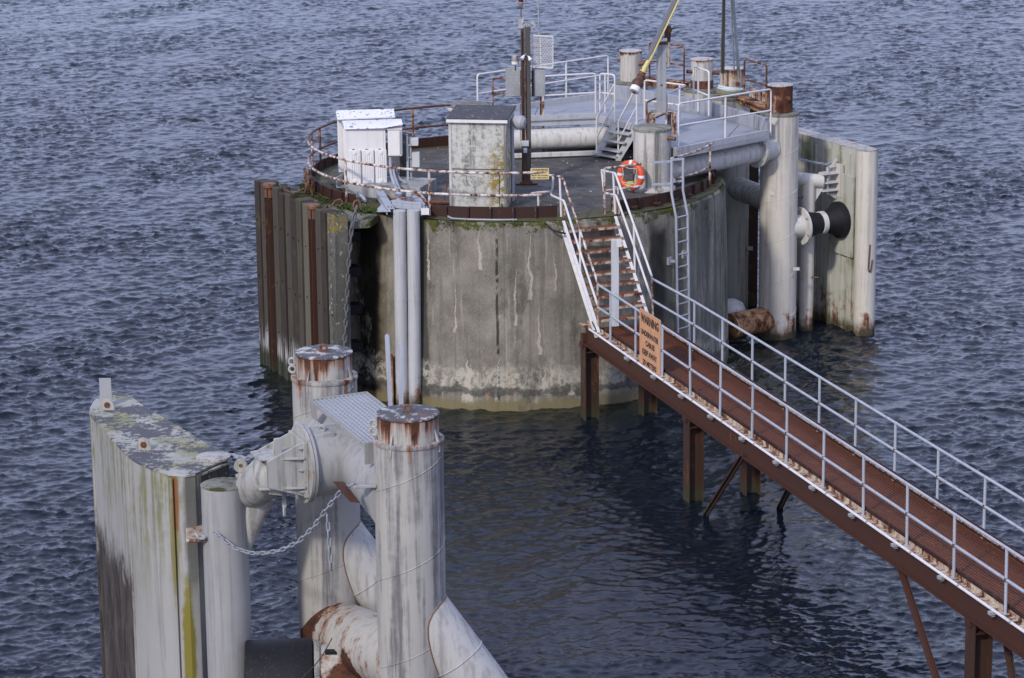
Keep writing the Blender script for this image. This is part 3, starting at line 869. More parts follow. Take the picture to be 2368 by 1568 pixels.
part(MB().tube(soft([s1 + V(-.12, 0, -.05), s1 + V(-.05, .02, .06), s1 + V(.08, .04, .1), s1 + V(.14, .02, .0), s1 + V(.04, 0, -.07)], .05), .026, 8), 'bow', 'chain_rust', t)
part(MB().tube([s1 + V(-.03, -.08, -.06), s1 + V(.03, .1, -.04)], .02, 8), 'pin', 'cap_rust', t)
c0_, c1_ = PZ('I', 355, 95, 4.75), PZ('I', 225, 97, 4.68)
chain('slack_chain', 'thin rusty chain strung from the railing foot to the fender wall', [c0_, (c0_ + c1_) / 2 + V(0, 0, -.10), c1_], .10, 'chain_rust', .018)
pc = PZ('I', 385, 120, 4.5)
chain('heaped_chain', 'rusty chain heaped and looped round the left railing foot', [pc + V(.10, 0, -.12), pc + V(.05, 0, .35), pc + V(-.08, .1, .55), pc + V(-.05, 0, .1), pc + V(-.14, -.05, -.15), pc + V(-.02, -.1, .2), pc + V(.06, -.05, .42), pc + V(.12, 0, .2)], .11, 'chain_rust', .026)

# ------------------------------------------------------------------ curved railing
ZT, ZM, RR = 5.50, 4.98, 4.98
cr_ = thing('curved_railing', 'curved two-bar railing sweeping round the left side of the caisson, white paint broken by rust', 'railing', (C0[0] - RR, C0[1], 4.4))
a_s = ang_for_x(1262, ZT, RR)
a_l = ang_for_x(722, ZT, RR); a_e = 97
part(MB().tube(arcpts(C0, RR, a_s, 186, ZT, 40), .030, 10), 'top_rail', 'rusty_rail', cr_)
part(MB().tube(arcpts(C0, RR, 186, a_e, ZT, 34), .030, 10), 'top_rail', 'dark_rust', cr_, 'dark brown rusted stretch at the back')
part(MB().tube(arcpts(C0, RR, a_s - .6, 180, ZM, 40), .030, 10), 'middle_rail', 'rusty_rail', cr_)
part(MB().tube(arcpts(C0, RR, 180, a_e, ZM, 34), .030, 10), 'middle_rail', 'dark_rust', cr_, 'dark brown rusted stretch at the back')
for xD, fr in ((993, True), (800, True), (722, True)):
    aa = ang_for_x(xD, ZM, RR, fr)
    p = V(C0[0] + RR * math.cos(R_(aa)), C0[1] + RR * math.sin(R_(aa)), 0)
    part(MB().tube([p + V(0, 0, 4.40), p + V(0, 0, ZT)], .03, 10), 'post', 'rusty_rail', cr_)
for aa in (164, 142, 121, 99):
    p = V(C0[0] + RR * math.cos(R_(aa)), C0[1] + RR * math.sin(R_(aa)), 0)
    part(MB().tube([p + V(0, 0, 4.40), p + V(0, 0, ZT)], .03, 10), 'post', 'rust_rail', cr_)

# ------------------------------------------------------------------ stairs
TL, BL = V(1.20, 62.84, 0), V(1.94, 60.84, 0)
sdir = (BL - TL).normalized(); sn = V(-sdir.y, sdir.x, 0)
SWD = 1.28
TRp, BRp = TL + sn * SWD, BL + sn * SWD
st_ = thing('steel_staircase', 'white steel staircase with rusty treads climbing from the gangway to the caisson deck', 'staircase', (BL + BRp) / 2 + V(0, 0, 2.25))
def LP(*pts): return [PV('J', x, y, TL, BL) for x, y in pts]
def RP(*pts): return [PV('J', x, y, TRp, BRp) for x, y in pts]
def qJ(x, y): return ((2350 + x / 2.85 - 2100) * 1.5678, (300 + y / 2.85 - 700) * 1.5678)
part(MB().tube(soft(LP((148, 2), (172, 4), (178, 12), (172, 92), (162, 108), (165, 128), (215, 150), (245, 165), (345, 480), (455, 815)), .05), .026, 10), 'handrail', 'white_rail', st_, 'lower left handrail')
part(MB().tube(soft(LP((172, 2), (222, 12), (240, 28), (350, 365), (455, 675)), .05), .026, 10), 'handrail', 'rusty_rail', st_, 'upper left handrail')
part(MB().tube(soft(LP((42, 116), (80, 110), (160, 106)), .05), .024, 10), 'handrail', 'white_rail', st_, 'short level rail at the stair head')
part(MB().tube(LP((82, 112), (84, 205)), .024, 10), 'post', 'white_rail', st_)
for a, b in (((218, 20), (228, 262)), ((345, 345), (347, 640)), ((455, 675), (459, 985))):
    part(MB().tube(LP(a, b), .026, 10), 'post', 'white_rail' if a[0] < 400 else 'angle', st_)
up = [qJ(162, 1088), qJ(300, 1118), qJ(318, 1128)] + [(680, 303), (795, 636)]
part(MB().tube(soft(RP(*up), .05), .026, 10), 'handrail', 'white_rail', st_, 'upper right handrail')
lo = [qJ(162, 1088), qJ(190, 1345), qJ(325, 1375)] + [(683, 445), (795, 778)]
part(MB().tube(soft(RP(*lo), .05), .026, 10), 'handrail', 'white_rail', st_, 'lower right handrail')
for a, b in (((553, -20), (566, 245)), ((682, 300), (690, 620)), ((794, 632), (803, 900))):
    part(MB().tube(RP(a, b), .026, 10), 'post', 'white_rail' if a[0] < 700 else 'angle', st_)
part(MB().tube(RP((565, 78), (582, 76), (584, 125)), .018, 8), 'bracket', 'rusty_rail', st_)
def stringer(a, b):
    mb = MB()
    d = (b - a).normalized()
    sd2 = V(sdir.y, -sdir.x, 0)
    mb.bar(a, b, .012, .22)
    upv = V(0, 0, 1); upv = (upv - d * d.z).normalized()
    for s in (-1, 1): mb.bar(a + upv * (s * .105) + sd2 * .03, b + upv * (s * .105) + sd2 * .03, .07, .012)
    return mb
zt, zb = 4.42, 2.28
sa, sb = TL + V(0, 0, zt - .08), BL + V(0, 0, zb - .08)
part(stringer(sa, sb), 'stringer', 'white_rail', st_)
part(stringer(sa + sn * SWD, sb + sn * SWD), 'stringer', 'white_rail', st_)
nst = 10
for k in range(1, nst):
    f = k / nst
    c = TL + (BL - TL) * f + V(0, 0, zt + (zb - zt) * f + .02)
    mb = MB()
    c2 = c + sn * (SWD / 2)
    rz = math.atan2(sn.y, sn.x)
    mb.box(c2, (SWD - .03, .23, .012), rz)
    tr = part(mb, 'tread', 'tread', st_)
    part(MB().box(c2 + sdir * .118 + V(0, 0, -.022), (SWD - .03, .012, .055), rz), 'nosing', 'angle', tr)
    if k == 1: tm_ = None
# cable on the left stringer
t = single(MB().tube(soft([PZ('A', 1835, 850, 4.75), PZ('A', 1840, 890, 4.6), PZ('A', 1900, 925, 4.45), PZ('A', 2080, 925, 4.42)] + [p + V(0, -.04, 0) for p in LP((215, 262), (235, 330), (330, 670), (400, 880), (462, 1000))], .12), .016, 8), 'cable', 'black', 'black cable running from the hut foot down the left side of the staircase', 'cable')
t = single(MB().tube(soft([PZ('A', 2060, 905, 4.5), PZ('A', 2110, 935, 4.35), PY('A', 2160, 1000, 62.6), PY('A', 2200, 1040, 62.55), PY('A', 2265, 1058, 62.5), PY('A', 2300, 1065, 62.6)], .15), .022, 8), 'hose', 'black', 'black hose drooping over the caisson rim left of the staircase', 'hose')
# grey conduit bending along the rim
pts = [PZ('A', 1215, 740, 4.75), PZ('A', 1300, 850, 4.62)] + [V(C0[0] + 5.05 * math.cos(R_(a)), C0[1] + 5.05 * math.sin(R_(a)), 4.43) for a in (254, 258, 262, 266, 271)]
gc = thing('grey_conduit', 'thin grey conduit running along the caisson rim below the hut', 'conduit', pts[3])
part(MB().tube(soft(pts, .1), .02, 8), 'pipe', 'galv', gc)
for a in (257.5, 270):
    c = V(C0[0] + 5.06 * math.cos(R_(a)), C0[1] + 5.06 * math.sin(R_(a)), 4.41)
    part(MB().box(c, (.05, .08, .09)), 'clamp', 'galv_dull', gc)

# ------------------------------------------------------------------ gangway
G0 = V(1.94, 60.84, 0)
gd = V(.2952, -.9554, 0).normalized(); gn = V(.9554, .2952, 0).normalized()
GW, GZ, GL = 1.40, 2.25, 31.0
def gp(t, o=0.0, z=0.0): return G0 + gd * t + gn * o + V(0, 0, z)
gw = thing('gangway', 'long rust-red steel gangway on piles with pale grey handrails leading up to the caisson', 'gangway', gp(10, .7, 0))
def ibeam(o, t0, t1, sgn):
    mb = MB()
    mb.bar(gp(t0, o, GZ - .22), gp(t1, o, GZ - .22), .014, .42)
    mb.bar(gp(t0, o - sgn * .03, GZ - .01), gp(t1, o - sgn * .03, GZ - .01), .16, .016)
    mb.bar(gp(t0, o - sgn * .03, GZ - .43), gp(t1, o - sgn * .03, GZ - .43), .16, .016)
    return mb
part(ibeam(0.0, -.9, GL, 1), 'beam', 'rust_beam', gw)
part(ibeam(GW, -.9, GL, -1), 'beam', 'rust_beam', gw)
part(MB().bar(gp(-.9, -.02, GZ + .015), gp(GL, -.02, GZ + .015), .10, .014).bar(gp(-.9, .03, GZ + .055), gp(GL, .03, GZ + .055), .012, .09), 'edge_angle', 'angle', gw)
part(MB().bar(gp(.3, GW - .02, GZ + .105), gp(GL, GW - .02, GZ + .105), .014, .18), 'kick_plate', 'kick', gw)
part(MB().bar(gp(.3, GW - .045, GZ + .10), gp(GL, GW - .045, GZ + .10), .03, .02), 'edge_strip', 'angle', gw)
part(MB().bar(gp(.2, .075, GZ + .09), gp(GL, .075, GZ + .09), .014, .14), 'kick_plate', 'kick', gw)
mb = MB()
for k in range(20): mb.bar(gp(-.3, .10 + k * (GW - .18) / 19, GZ + .02), gp(25, .10 + k * (GW - .18) / 19, GZ + .02), .014, .028)
for k in range(int(25.3 / .06)): mb.bar(gp(-.3 + k * .06, .08, GZ + .024), gp(-.3 + k * .06, GW - .06, GZ + .024), .014, .022)
part(mb, 'grating', 'grating_rust', gw, kind='stuff')
for k in range(14):
    part(MB().bar(gp(.1 + k * 1.9, .02, GZ - .10), gp(.1 + k * 1.9, GW - .02, GZ - .10), .07, .14), 'cross_member', 'rust_beam', gw)
# end plate tip under the stairs
part(MB().plate([gp(-1.05, -.12, GZ + .0), gp(-.3, .25, GZ + .0), gp(-.2, -.1, GZ + .0)], .02), 'end_gusset', 'angle', gw)
part(MB().bar(gp(-.9, -.1, GZ - .30), gp(-.9, GW + .1, GZ - .30), .16, .16), 'end_beam', 'rust_beam', gw)
RT, RM = GZ + 1.10, GZ + .58
def t_for(xD, o, z):
    lo_, hi_ = -2.0, 30.0
    for _ in range(40):
        m_ = (lo_ + hi_) / 2
        if proj(gp(m_, o, z))[0] < xD: lo_ = m_
        else: hi_ = m_
    return lo_
near_x = [1412, 1470, 1532, 1597, 1666, 1740, 1820, 1905, 1998, 2099, 2208, 2328]
far_x = [1604, 1669, 1738, 1814, 1893, 1977, 2068, 2167, 2275]
nt = [t_for(x, 0, GZ + .6) for x in near_x]; ft_ = [t_for(x, GW, GZ + .7) for x in far_x]
dn = (nt[-1] - nt[4]) / 7; df = (ft_[-1] - ft_[0]) / 8
nt += [nt[-1] + dn * k for k in (1, 2, 3)]; ft_ += [ft_[-1] + df * k for k in (1, 2, 3, 4)]
pm = MB().tube([V(0, 0, -.02), V(0, 0, 1.10)], .026, 10).box((0, 0, .0), (.10, .10, .014)).mesh('post', M['galv'])
co = MB().lathe((0, 0, 0), [(.034, -.03), (.034, .03)], 10).mesh('rail_clip', M['chain_rust'])
for t_ in nt:
    po = inst('post', pm, gw, gp(t_, -.01, GZ + .02), (random.uniform(-.012, .012), random.uniform(-.012, .012), 0))
    c_ = inst('rail_clip', co, po, gp(t_, -.01, RM))
for t_ in ft_:
    po = inst('post', pm, gw, gp(t_, GW + .01, GZ + .02))
    c_ = inst('rail_clip', co, po, gp(t_, GW + .01, RM))
pa, pb = LP((458, 688))[0], LP((459, 832))[0]
part(MB().tube([pa, gp(nt[0], -.01, RT), gp(GL, -.01, RT)], .026, 10), 'top_rail', 'galv', gw)
part(MB().tube([pb, gp(nt[0], -.01, RM), gp(GL, -.01, RM)], .026, 10), 'middle_rail', 'galv', gw)
pa, pb = RP((798, 652))[0], RP((801, 788))[0]
part(MB().tube([pa, gp(ft_[0], GW + .01, RT), gp(GL, GW + .01, RT)], .026, 10), 'top_rail', 'galv', gw)
part(MB().tube([pb, gp(ft_[0], GW + .01, RM), gp(GL, GW + .01, RM)], .026, 10), 'middle_rail', 'galv', gw)
def hpile(c, z0, z1, d=.30, name='pile', m_='rust_hpile', rz=None):
    rz = math.atan2(gn.y, gn.x) if rz is None else rz
    m3 = Matrix.Rotation(rz, 3, 'Z')
    mb = MB(); h = z1 - z0
    mb.box(V(c.x, c.y, (z0 + z1) / 2), (d - .04, .014, h), rz)
    for s in (-1, 1): mb.box(V(c.x, c.y, (z0 + z1) / 2) + m3 @ V(s * (d / 2 - .01), 0, 0), (.02, d, h), rz)
    return mb
tp = [(1.69, 61.81), (3.55, 55.47)]
rzp = math.atan2(gn.y, gn.x)
t3 = t_for(2262, .1, 1.8)
rows = []
for k_, xy in enumerate(((1357, 968), (1586, 1157))):
    q = PZ('', xy[0], xy[1], 0)
    rows.append((q - G0).dot(gd))
rows.append(t3); rows.append(t3 + 6.6)
for t_ in rows:
    for o in (.12, GW - .02):
        c = gp(t_, o, 0)
        if t_ == rows[0] and o > 1: c = PZ('', 1497, 958, 0)
        p_ = part(hpile(c, -1.5, GZ - .44, .33), 'pile', 'rust_hpile', gw)
        part(MB().box((c.x, c.y, GZ - .66), (.34, .34, .016), rzp), 'stiffener', 'rust_beam', p_)
    part(MB().bar(gp(t_, -.1, GZ - .50), gp(t_, GW + .1, GZ - .50), .2, .10), 'cap_beam', 'rust_beam', gw)
def rake(a, b):
    d = (b - a); b2 = a + d * 1.35
    return MB().bar(a, b2, .13, .02).bar(a + V(0, .06, 0), b2 + V(0, .06, 0), .02, .13).bar(a, b2, .02, .12)
part(rake(PZ('K', 1345, 1085, 1.85), PZ('K', 1085, 1500, 0)), 'brace', 'rust_hpile', gw)
part(rake(PZ('K', 1680, 1290, 1.85), PZ('K', 1600, 1450, 0)), 'brace', 'rust_hpile', gw)
a_ = gp(t_for(2076, .05, 1.8), .05, 1.85); part(rake(a_, PZ('L', 1050, 1568, .55)), 'brace', 'rust_beam', gw)
a_ = gp(t_for(2308, .9, 1.8), .9, 1.85); part(rake(a_, PZ('L', 1480, 1568, .75)), 'brace', 'rust_hpile', gw)

wc = thing('white_conduit', 'white conduit clipped along the near side of the gangway beam', 'conduit', gp(0, -.12, GZ))
part(MB().tube([gp(-.4, -.09, GZ - .0), gp(GL, -.09, GZ - .0)], .026, 8), 'pipe', 'conduit', wc)
clm = MB().box((0, 0, -.02), (.09, .14, .05)).box((.0, 0, -.05), (.05, .06, .06)).mesh('clamp', M['galv_dull'])
cpl = MB().lathe((0, 0, 0), [(.031, -.03), (.031, .03)], 8, axis=gd).mesh('coupling', M['galv_dull'])
for t_ in nt[1:]:
    inst('clamp', clm, wc, gp(t_ - .25, -.10, GZ - .02), (0, 0, math.atan2(gd.y, gd.x)))
    inst('coupling', cpl, wc, gp(t_ + .35, -.09, GZ))

# big orange warning sign on the near handrail
o_ = -.05
tlp, trp = PV('M', 380, 285, gp(0, o_), gp(5, o_)), PV('M', 668, 468, gp(0, o_), gp(5, o_))
blp = PV('M', 355, 1050, gp(0, o_), gp(5, o_))
zt_ = (tlp.z + trp.z) / 2; zb_ = blp.z - .04
ta, tb = (tlp - G0).dot(gd), (trp - G0).dot(gd)
W_, H_ = tb - ta, zt_ - zb_
sg = thing('warning_sign', 'large faded orange sign warning of underwater cables, fixed to the gangway handrail', 'sign', gp((ta + tb) / 2, o_, zb_))
part(MB().box(gp((ta + tb) / 2, o_, (zt_ + zb_) / 2), (W_, .012, H_), math.atan2(gd.y, gd.x)), 'board', 'orange_sign', sg, bev=.002)
part(MB().box(gp((ta + tb) / 2, o_ + .009, (zt_ + zb_) / 2), (W_ + .014, .006, H_ + .014), math.atan2(gd.y, gd.x)), 'backing', 'galv_dull', sg)
print('SIGN', W_, H_)
def put_text(txt, parent, c, xdir, w, h, mat, bold=0.0):
    me = text_mesh(txt, 1.0, mat, bold)
    xs = [v.co.x for v in me.vertices]; ys = [v.co.y for v in me.vertices]
    sx, sy = w / (max(xs) - min(xs)), h / (max(ys) - min(ys))
    cx, cy = (max(xs) + min(xs)) / 2, (max(ys) + min(ys)) / 2
    for v in me.vertices: v.co = Vector(((v.co.x - cx) * sx, (v.co.y - cy) * sy, v.co.z * 1.0))
    o = inst('lettering', me, parent, c)
    z = xdir.cross(V(0, 0, 1))
    o.rotation_euler = Matrix((xdir, V(0, 0, 1), z)).transposed().to_euler()
    return o
for txt, fx, fy, fw_, fh_ in (('WARNING', .50, .135, .86, .15), ('UNDERWATER', .50, .375, .84, .095), ('CABLES', .52, .535, .44, .095), ('KEEP AWAY', .50, .70, .70, .10), ('20 METERS', .50, .875, .66, .095)):
    c = gp(ta + W_ * fx, o_ - .0075, zt_ - H_ * fy)
    put_text(txt, sg, c, gd, W_ * fw_, H_ * fh_, 'black_ink', .04)
# small yellow sign at the railing end
ya = PY('A', 2045, 590, 62.95); yb = PY('A', 2178, 587, 62.95); yc = PY('A', 2045, 672, 62.95)
w_, h_ = (yb - ya).length, (ya - yc).length
cy = (yb + yc) / 2
ys = thing('yellow_sign', 'small yellow life jacket warning sign hung on the railing at the stair head', 'sign', cy)
part(MB().box(cy, (w_, .008, h_)), 'board', 'yellow_sign', ys, bev=.001)
part(MB().box(cy + V(0, -.0055, h_ * .21), (w_ * .9, .001, .006)), 'rule', 'black_ink', ys)
for txt, fy, fw_, fh_ in (('WARNING', .145, .88, .17), ('LIFE JACKETS', .43, .74, .115), ('MUST BE WORN', .65, .90, .115), ('PAST THIS POINT', .86, .90, .115)):
    put_text(txt, ys, cy + V(0, -.006, h_ / 2 - h_ * fy), V(1, 0, 0), w_ * fw_, h_ * fh_, 'black_ink', .03)

# grey box post standing on the gangway in front of the stairs
pb_ = PV('J', 565, 948, gp(0, .05), gp(5, .05)); ptp = PV('J', 562, 405, gp(0, .05), gp(5, .05))
gb = thing('grey_box_post', 'tall square grey post standing on the gangway in front of the stair treads', 'post', pb_)
part(MB().box((pb_.x, pb_.y, (pb_.z + ptp.z) / 2), (.155, .10, ptp.z - pb_.z), .2), 'post', 'grey_box', gb, bev=.006)
q = PV('J', 582, 430, gp(0, .05), gp(5, .05))
part(MB().box((q.x + .03, q.y + .02, q.z), (.10, .08, .16), .2), 'switch_box', 'white_box', gb, bev=.004)
part(MB().tube([q + V(.03, .0, -.08), q + V(.03, 0, -.3)], .012, 8), 'cable', 'black', gb)

# ================================================================== THINGS ON THE CAISSON DECK
DZ = 4.46
def frame(c, rz):                        # local axes of a turned box
    m = Matrix.Rotation(rz, 3, 'Z')
    return lambda x, y, z: V(c[0], c[1], 0) + m @ V(x, y, 0) + V(0, 0, z)
# hut
h0, h1 = PZ('', 1041, 481, DZ), PZ('', 1171, 484, DZ)
hrz = R_(-9)
hw = (h1 - h0).length
hc = (h0 + h1) / 2
F = frame(hc, hrz)
ht = PY('', 1105, 277, hc.y).z
HD = 1.15
hut = thing('equipment_hut', 'tall lichen-stained grey hut with a dark felt roof on the caisson deck', 'hut', hc + V(0, 0, DZ))
part(MB().box(F(0, HD / 2, (DZ + ht) / 2), (hw - .02, HD, ht - DZ), hrz), 'wall', 'hut_wall', hut)
for sx in (-1, 1):
    for yy in (-.004, HD):
        part(MB().box(F(sx * (hw / 2 - .02), yy, (DZ + ht) / 2), (.06, .03, ht - DZ - .01), hrz), 'corner_strip', 'pillar', hut)
part(MB().box(F(0, -.012, DZ + .93), (hw - .1, .012, .012), hrz).box(F(.50, -.012, DZ + .45), (.012, .012, .9), hrz), 'panel_joint', 'timber_dark', hut)
rf = [F(-hw / 2 - .05, -.07, ht + .02), F(hw / 2 + .05, -.07, ht + .02), F(hw / 2 + .05, HD + .1, ht + .12), F(-hw / 2 - .05, HD + .1, ht + .12)]
part(MB().plate(rf, .035), 'roof', 'felt', hut)
part(MB().box(F(0, -.085, ht - .025), (hw + .1, .02, .07), hrz), 'fascia_strip', 'white_box', hut)
part(MB().plate([F(hw / 2 + .035, -.06, ht - .06), F(hw / 2 + .035, HD + .08, ht + .04), F(hw / 2 + .035, HD + .08, ht + .10), F(hw / 2 + .035, -.06, ht)], .015), 'fascia_strip', 'galv_dull', hut)
q = PY('N', 625, 848, hc.y - .05)
part(MB().box(q, (.07, .004, .08), hrz), 'label_plate', 'white_box', hut)
cw = F(hw / 2 + .12, .45, ht - .10)
mb = MB(); mb.lathe(cw, [(.02, -.02), (.12, .0), (.16, .08), (.17, .2), (.12, .27), (.02, .29)], 18, axis=V(.9, -.3, -.15))
part(mb, 'cowl_vent', 'zinc_plate', hut, 'dark rounded vent cowl under the eave')
part(MB().plate([F(hw / 2 + .02, .75, DZ + .02), F(hw / 2 + .02, .95, DZ + .02), F(hw / 2 + .02, .95, ht - .1), F(hw / 2 + .02, .75, ht - .1)], .03), 'side_batten', 'ply', hut)
# steel strut leaning at the left of the hut
single(MB().tube([PZ('A', 1405, 860, 4.5), PY('A', 1440, 690, 64.7)], .02, 8), 'leaning_rod', 'dark_rust', 'thin rusty rod leaning against the left side of the hut', 'rod')
ob = PZ('A', 1400, 850, 4.55)
single(MB().tube([ob + V(-.3, .1, .03), ob + V(.28, .05, .03)], .075, 12), 'short_pipe', 'dark_rust', 'short dark pipe lying at the left foot of the hut', 'pipe')

# concrete pillars
def pillar(c, r, z1, name, label):
    p = thing(name, label, 'pillar', c + V(0, 0, DZ))
    mb = MB(); rr = random.Random(int(c.x * 10))
    prof = [(r, DZ - .1), (r * 1.0, DZ + .5), (r, z1 - .06)]
    mb.lathe(c, prof, 48, cap=False)
    part(mb, 'shaft', 'pillar', p)
    mb = MB(); n = 48; vs = []
    for (q, z) in ((r + .012, z1 - .07), (r + .016, z1 - .01), (r - .02, z1 + .01), (r * .5, z1 + .02), (.01, z1 + .025)):
        for k in range(n): 
            e = .012 * (rr.random() - .5) if q > .1 else 0
            vs.append((c.x + (q + e) * math.cos(6.2832 * k / n), c.y + (q + e) * math.sin(6.2832 * k / n), z + .012 * (rr.random() - .5)))
    mb.add(vs, [(i * n + k, i * n + (k + 1) % n, (i + 1) * n + (k + 1) % n, (i + 1) * n + k) for i in range(4) for k in range(n)])
    part(mb, 'concrete_top', 'pillar_top', p)
    return p
pr = .455
pcR = PZ('', 1508, 444, DZ) + V(.02, pr, 0); pcR.z = 0
pR = pillar(pcR, pr, 5.95, 'concrete_pillar', 'stubby whitewashed concrete pillar behind the orange lifebuoy')
part(MB().lathe(pcR, [(pr + .13, DZ - .02), (pr + .10, DZ + .05), (pr, DZ + .10)], 40), 'grout_collar', 'pillar', pR)
q0 = PY('C', 1205, 262, pcR.y - .25); q1 = PY('C', 1315, 278, pcR.y - .35)
mb = MB().tube([q0 - V(.1, -.05, 0), q1], .052, 14)
part(mb, 'pipe_stub', 'cap_rust', pR, 'rusty pipe stub sticking out to the right')
part(MB().tube([q1 + V(.002, -.001, 0), q1 + (q1 - q0).normalized() * .006], .036, 12), 'pipe_bore', 'black', pR)
pcL = PZ('', 1086, 241, 5.95); pcL.z = 0
pL = pillar(pcL, .465, 5.95, 'concrete_pillar', 'lichened round concrete pillar standing behind the hut')
part(MB().lathe(V(pcL.x - .44, pcL.y - .1, 5.82), [(.05, -.12), (.05, .12)], 12, axis=V(1, 0, 0)), 'pipe_stub', 'pillar', pL)

# cabinets on their plinth
PT = DZ + .30
pl0, pl1 = PZ('O', 645, 1345, DZ), PZ('O', 1470, 1470, DZ)
pd = (pl1 - pl0); pw = pd.length; prz = math.atan2(pd.y, pd.x) * .45
F = frame(pl0, prz)
plh = thing('cabinet_plinth', 'low pale concrete plinth under the white cabinets', 'plinth', pl0)
part(MB().box(F(pw * .5, .62, (DZ + PT) / 2 - .02), (pw, 1.2, PT - DZ + .04), prz), 'slab', 'plinth', plh, bev=.015)
part(MB().box(F(-.14, .78, DZ + .2), (.24, 1.5, .02), prz).box(F(-.25, .78, DZ + .32), (.02, 1.5, .26), prz).box(F(-.02, .78, DZ + .32), (.02, 1.5, .26), prz), 'cable_trough', 'galv_dull', plh)
q = PZ('O', 880, 1390, DZ + .05)
single(MB().tube([q + V(-.12, .28, .12), q + V(.06, -.12, .0)], .04, 12), 'pipe_stub', 'galv', 'short grey pipe stub poking out of the front of the plinth', 'pipe')
CZ = PT + .04
def cabinet(x0, x1, ytop, ybot, Y, depth, rz, name, label, roof=None, over=.05, rfront=0.0):
    """pixel columns x0..x1 and rows of crop O at distance Y -> box"""
    a, b = PY('O', x0, ybot, Y), PY('O', x1, ybot, Y)
    top = PY('O', (x0 + x1) / 2, ytop, Y).z
    F = frame((a.x, a.y), rz)
    w = (b.x - a.x) / math.cos(rz)
    t = thing(name, label, 'cabinet', V((a.x + b.x) / 2, Y, a.z))
    part(MB().box(F(w / 2, depth / 2, (a.z + top) / 2), (w, depth, top - a.z), rz), 'body', 'white_box', t, bev=.008)
    return t, F, w, a.z, top
YC = pl0.y + .12
crz = R_(4.5)
tb_, F2, w2_, z0_, z1_ = cabinet(540, 1180, 275, 1010, YC + .66, .42, crz, 'tall_cabinet', 'tall white cabinet with a speckled sloping roof, behind the ribbed one')
def croof(pts, t, nm='roof'):
    part(MB().plate(pts, .025), nm, 'speck_roof', t)
croof([PY('O', 520, 277, YC + .52), PY('O', 1326, 241, YC + .60), PY('O', 1306, 130, YC + 1.15), PY('O', 498, 154, YC + 1.08)], tb_)
part(MB().plate([PY('O', 520, 272, YC + .53), PY('O', 498, 154, YC + 1.06), PY('O', 498, 200, YC + 1.06), PY('O', 520, 292, YC + .55)], .012), 'roof_flange', 'zinc_plate', tb_)
fb_, F1, w1_, z0_, z1_ = cabinet(620, 1205, 405, 1185, YC, .40, crz, 'ribbed_cabinet', 'white cabinet with three ribbed panels and a tilted speckled roof')
croof([PY('O', 620, 412, YC - .06), PY('O', 1150, 396, YC - .02), PY('O', 1432, 346, YC + .02), PY('O', 1412, 265, YC + .48), PY('O', 586, 290, YC + .42)], fb_)
part(MB().plate([PY('O', 618, 408, YC - .05), PY('O', 586, 290, YC + .40), PY('O', 572, 345, YC + .40)], .012), 'roof_flange', 'zinc_plate', fb_)
part(MB().box(F1(w1_ / 2, -.006, (z0_ + z1_) / 2 + .0), (w1_ - .1, .008, z1_ - z0_ - .06), crz), 'door', 'white_box', fb_, bev=.003)
sc_ = w1_ / 585.0
for x0, x1 in ((692, 852), (874, 1034), (1053, 1212)):
    cx = (x0 + x1) / 2 - 620; wpx = (x1 - x0) * sc_
    zt2 = PY('O', cx + 620, 703, YC - .06).z; zb2 = PY('O', cx + 620, 1172, YC - .06).z
    mb = MB().box(F1(cx * sc_, -.045, (zt2 + zb2) / 2), (wpx, .05, zt2 - zb2), crz)
    pn = part(mb, 'ribbed_panel', 'white_box', fb_, bev=.012)
    for j in range(4):
        part(MB().box(F1(cx * sc_ + (j - 1.5) * wpx * .19, -.075, (zt2 + zb2) / 2), (.022, .012, (zt2 - zb2) * .66), crz), 'rib', 'white_box', pn, bev=.004)
    for zz in (zt2 - .075, zb2 + .075):
        part(MB().lathe(F1(cx * sc_, -.068, zz), [(.042, 0), (.042, .014), (.034, .02)], 18, axis=F1(0, -1, 0) - F1(0, 0, 0)), 'boss', 'white_box', pn)
    part(MB().box(F1(cx * sc_ - .03, -.04, zt2 + .012), (.045, .02, .02), crz), 'hook', 'dark_rust', pn)
part(MB().box(F1(w1_ * .5, .18, z0_ - .03), (w1_ - .1, .3, .06), crz), 'feet', 'timber_dark', fb_)
sb_, F3, w3_, z0b, z1b = cabinet(1228, 1420, 410, 785, YC + .05, .25, R_(-3), 'side_cabinet', 'small white cabinet hung on the right side of the ribbed one')
part(MB().plate([F3(-.01, -.03, z1b), F3(w3_ + .01, -.03, z1b), F3(w3_ - .01, .26, z1b + .05), F3(-.01, .26, z1b + .05)], .015), 'lid', 'white_box', sb_)
part(MB().box(F3(w3_ / 2 - .015, -.008, (z0b + z1b) / 2 - .01), (w3_ - .06, .012, z1b - z0b - .05), R_(-3)), 'door', 'white_box', sb_, bev=.003)
part(MB().box(F3(w3_ - .028, -.017, (z0b + z1b) / 2), (.012, .008, z1b - z0b - .08), R_(-3)), 'hinge_slot', 'zinc_plate', sb_)
# grey conduits from the cabinets to the deck and onto the bracket
cc = thing('cable_conduits', 'bundle of bent grey conduits dropping from the side cabinet to the pipe bracket', 'conduit', PY('O', 1265, 790, YC))
for k_, (xa, dy) in enumerate(((1258, 0), (1300, 25))):
    pts = [PY('O', xa, 790 if k_ == 0 else 960, YC + .12), PY('O', xa + 8, 1030, YC + .1), PZ('O', xa + 55, 1170, PT + .08), PZ('O', xa + 110, 1290, PT + .03), PZ('O', xa + 165, 1345, DZ + .15)]
    part(MB().tube(soft(pts, .12), .036 if k_ == 0 else .028, 10), 'conduit', 'galv', cc)
for k_, (xa, xb) in enumerate(((1320, 1470), (1345, 1478))):
    part(MB().tube(soft([PY('O', xa - 30, 890, YC + .3), PZ('O', xa + 30, 1080, PT + .08), PZ('O', xb, 1160, PT + .05)], .1), .016, 8), 'conduit', 'galv_dull', cc)
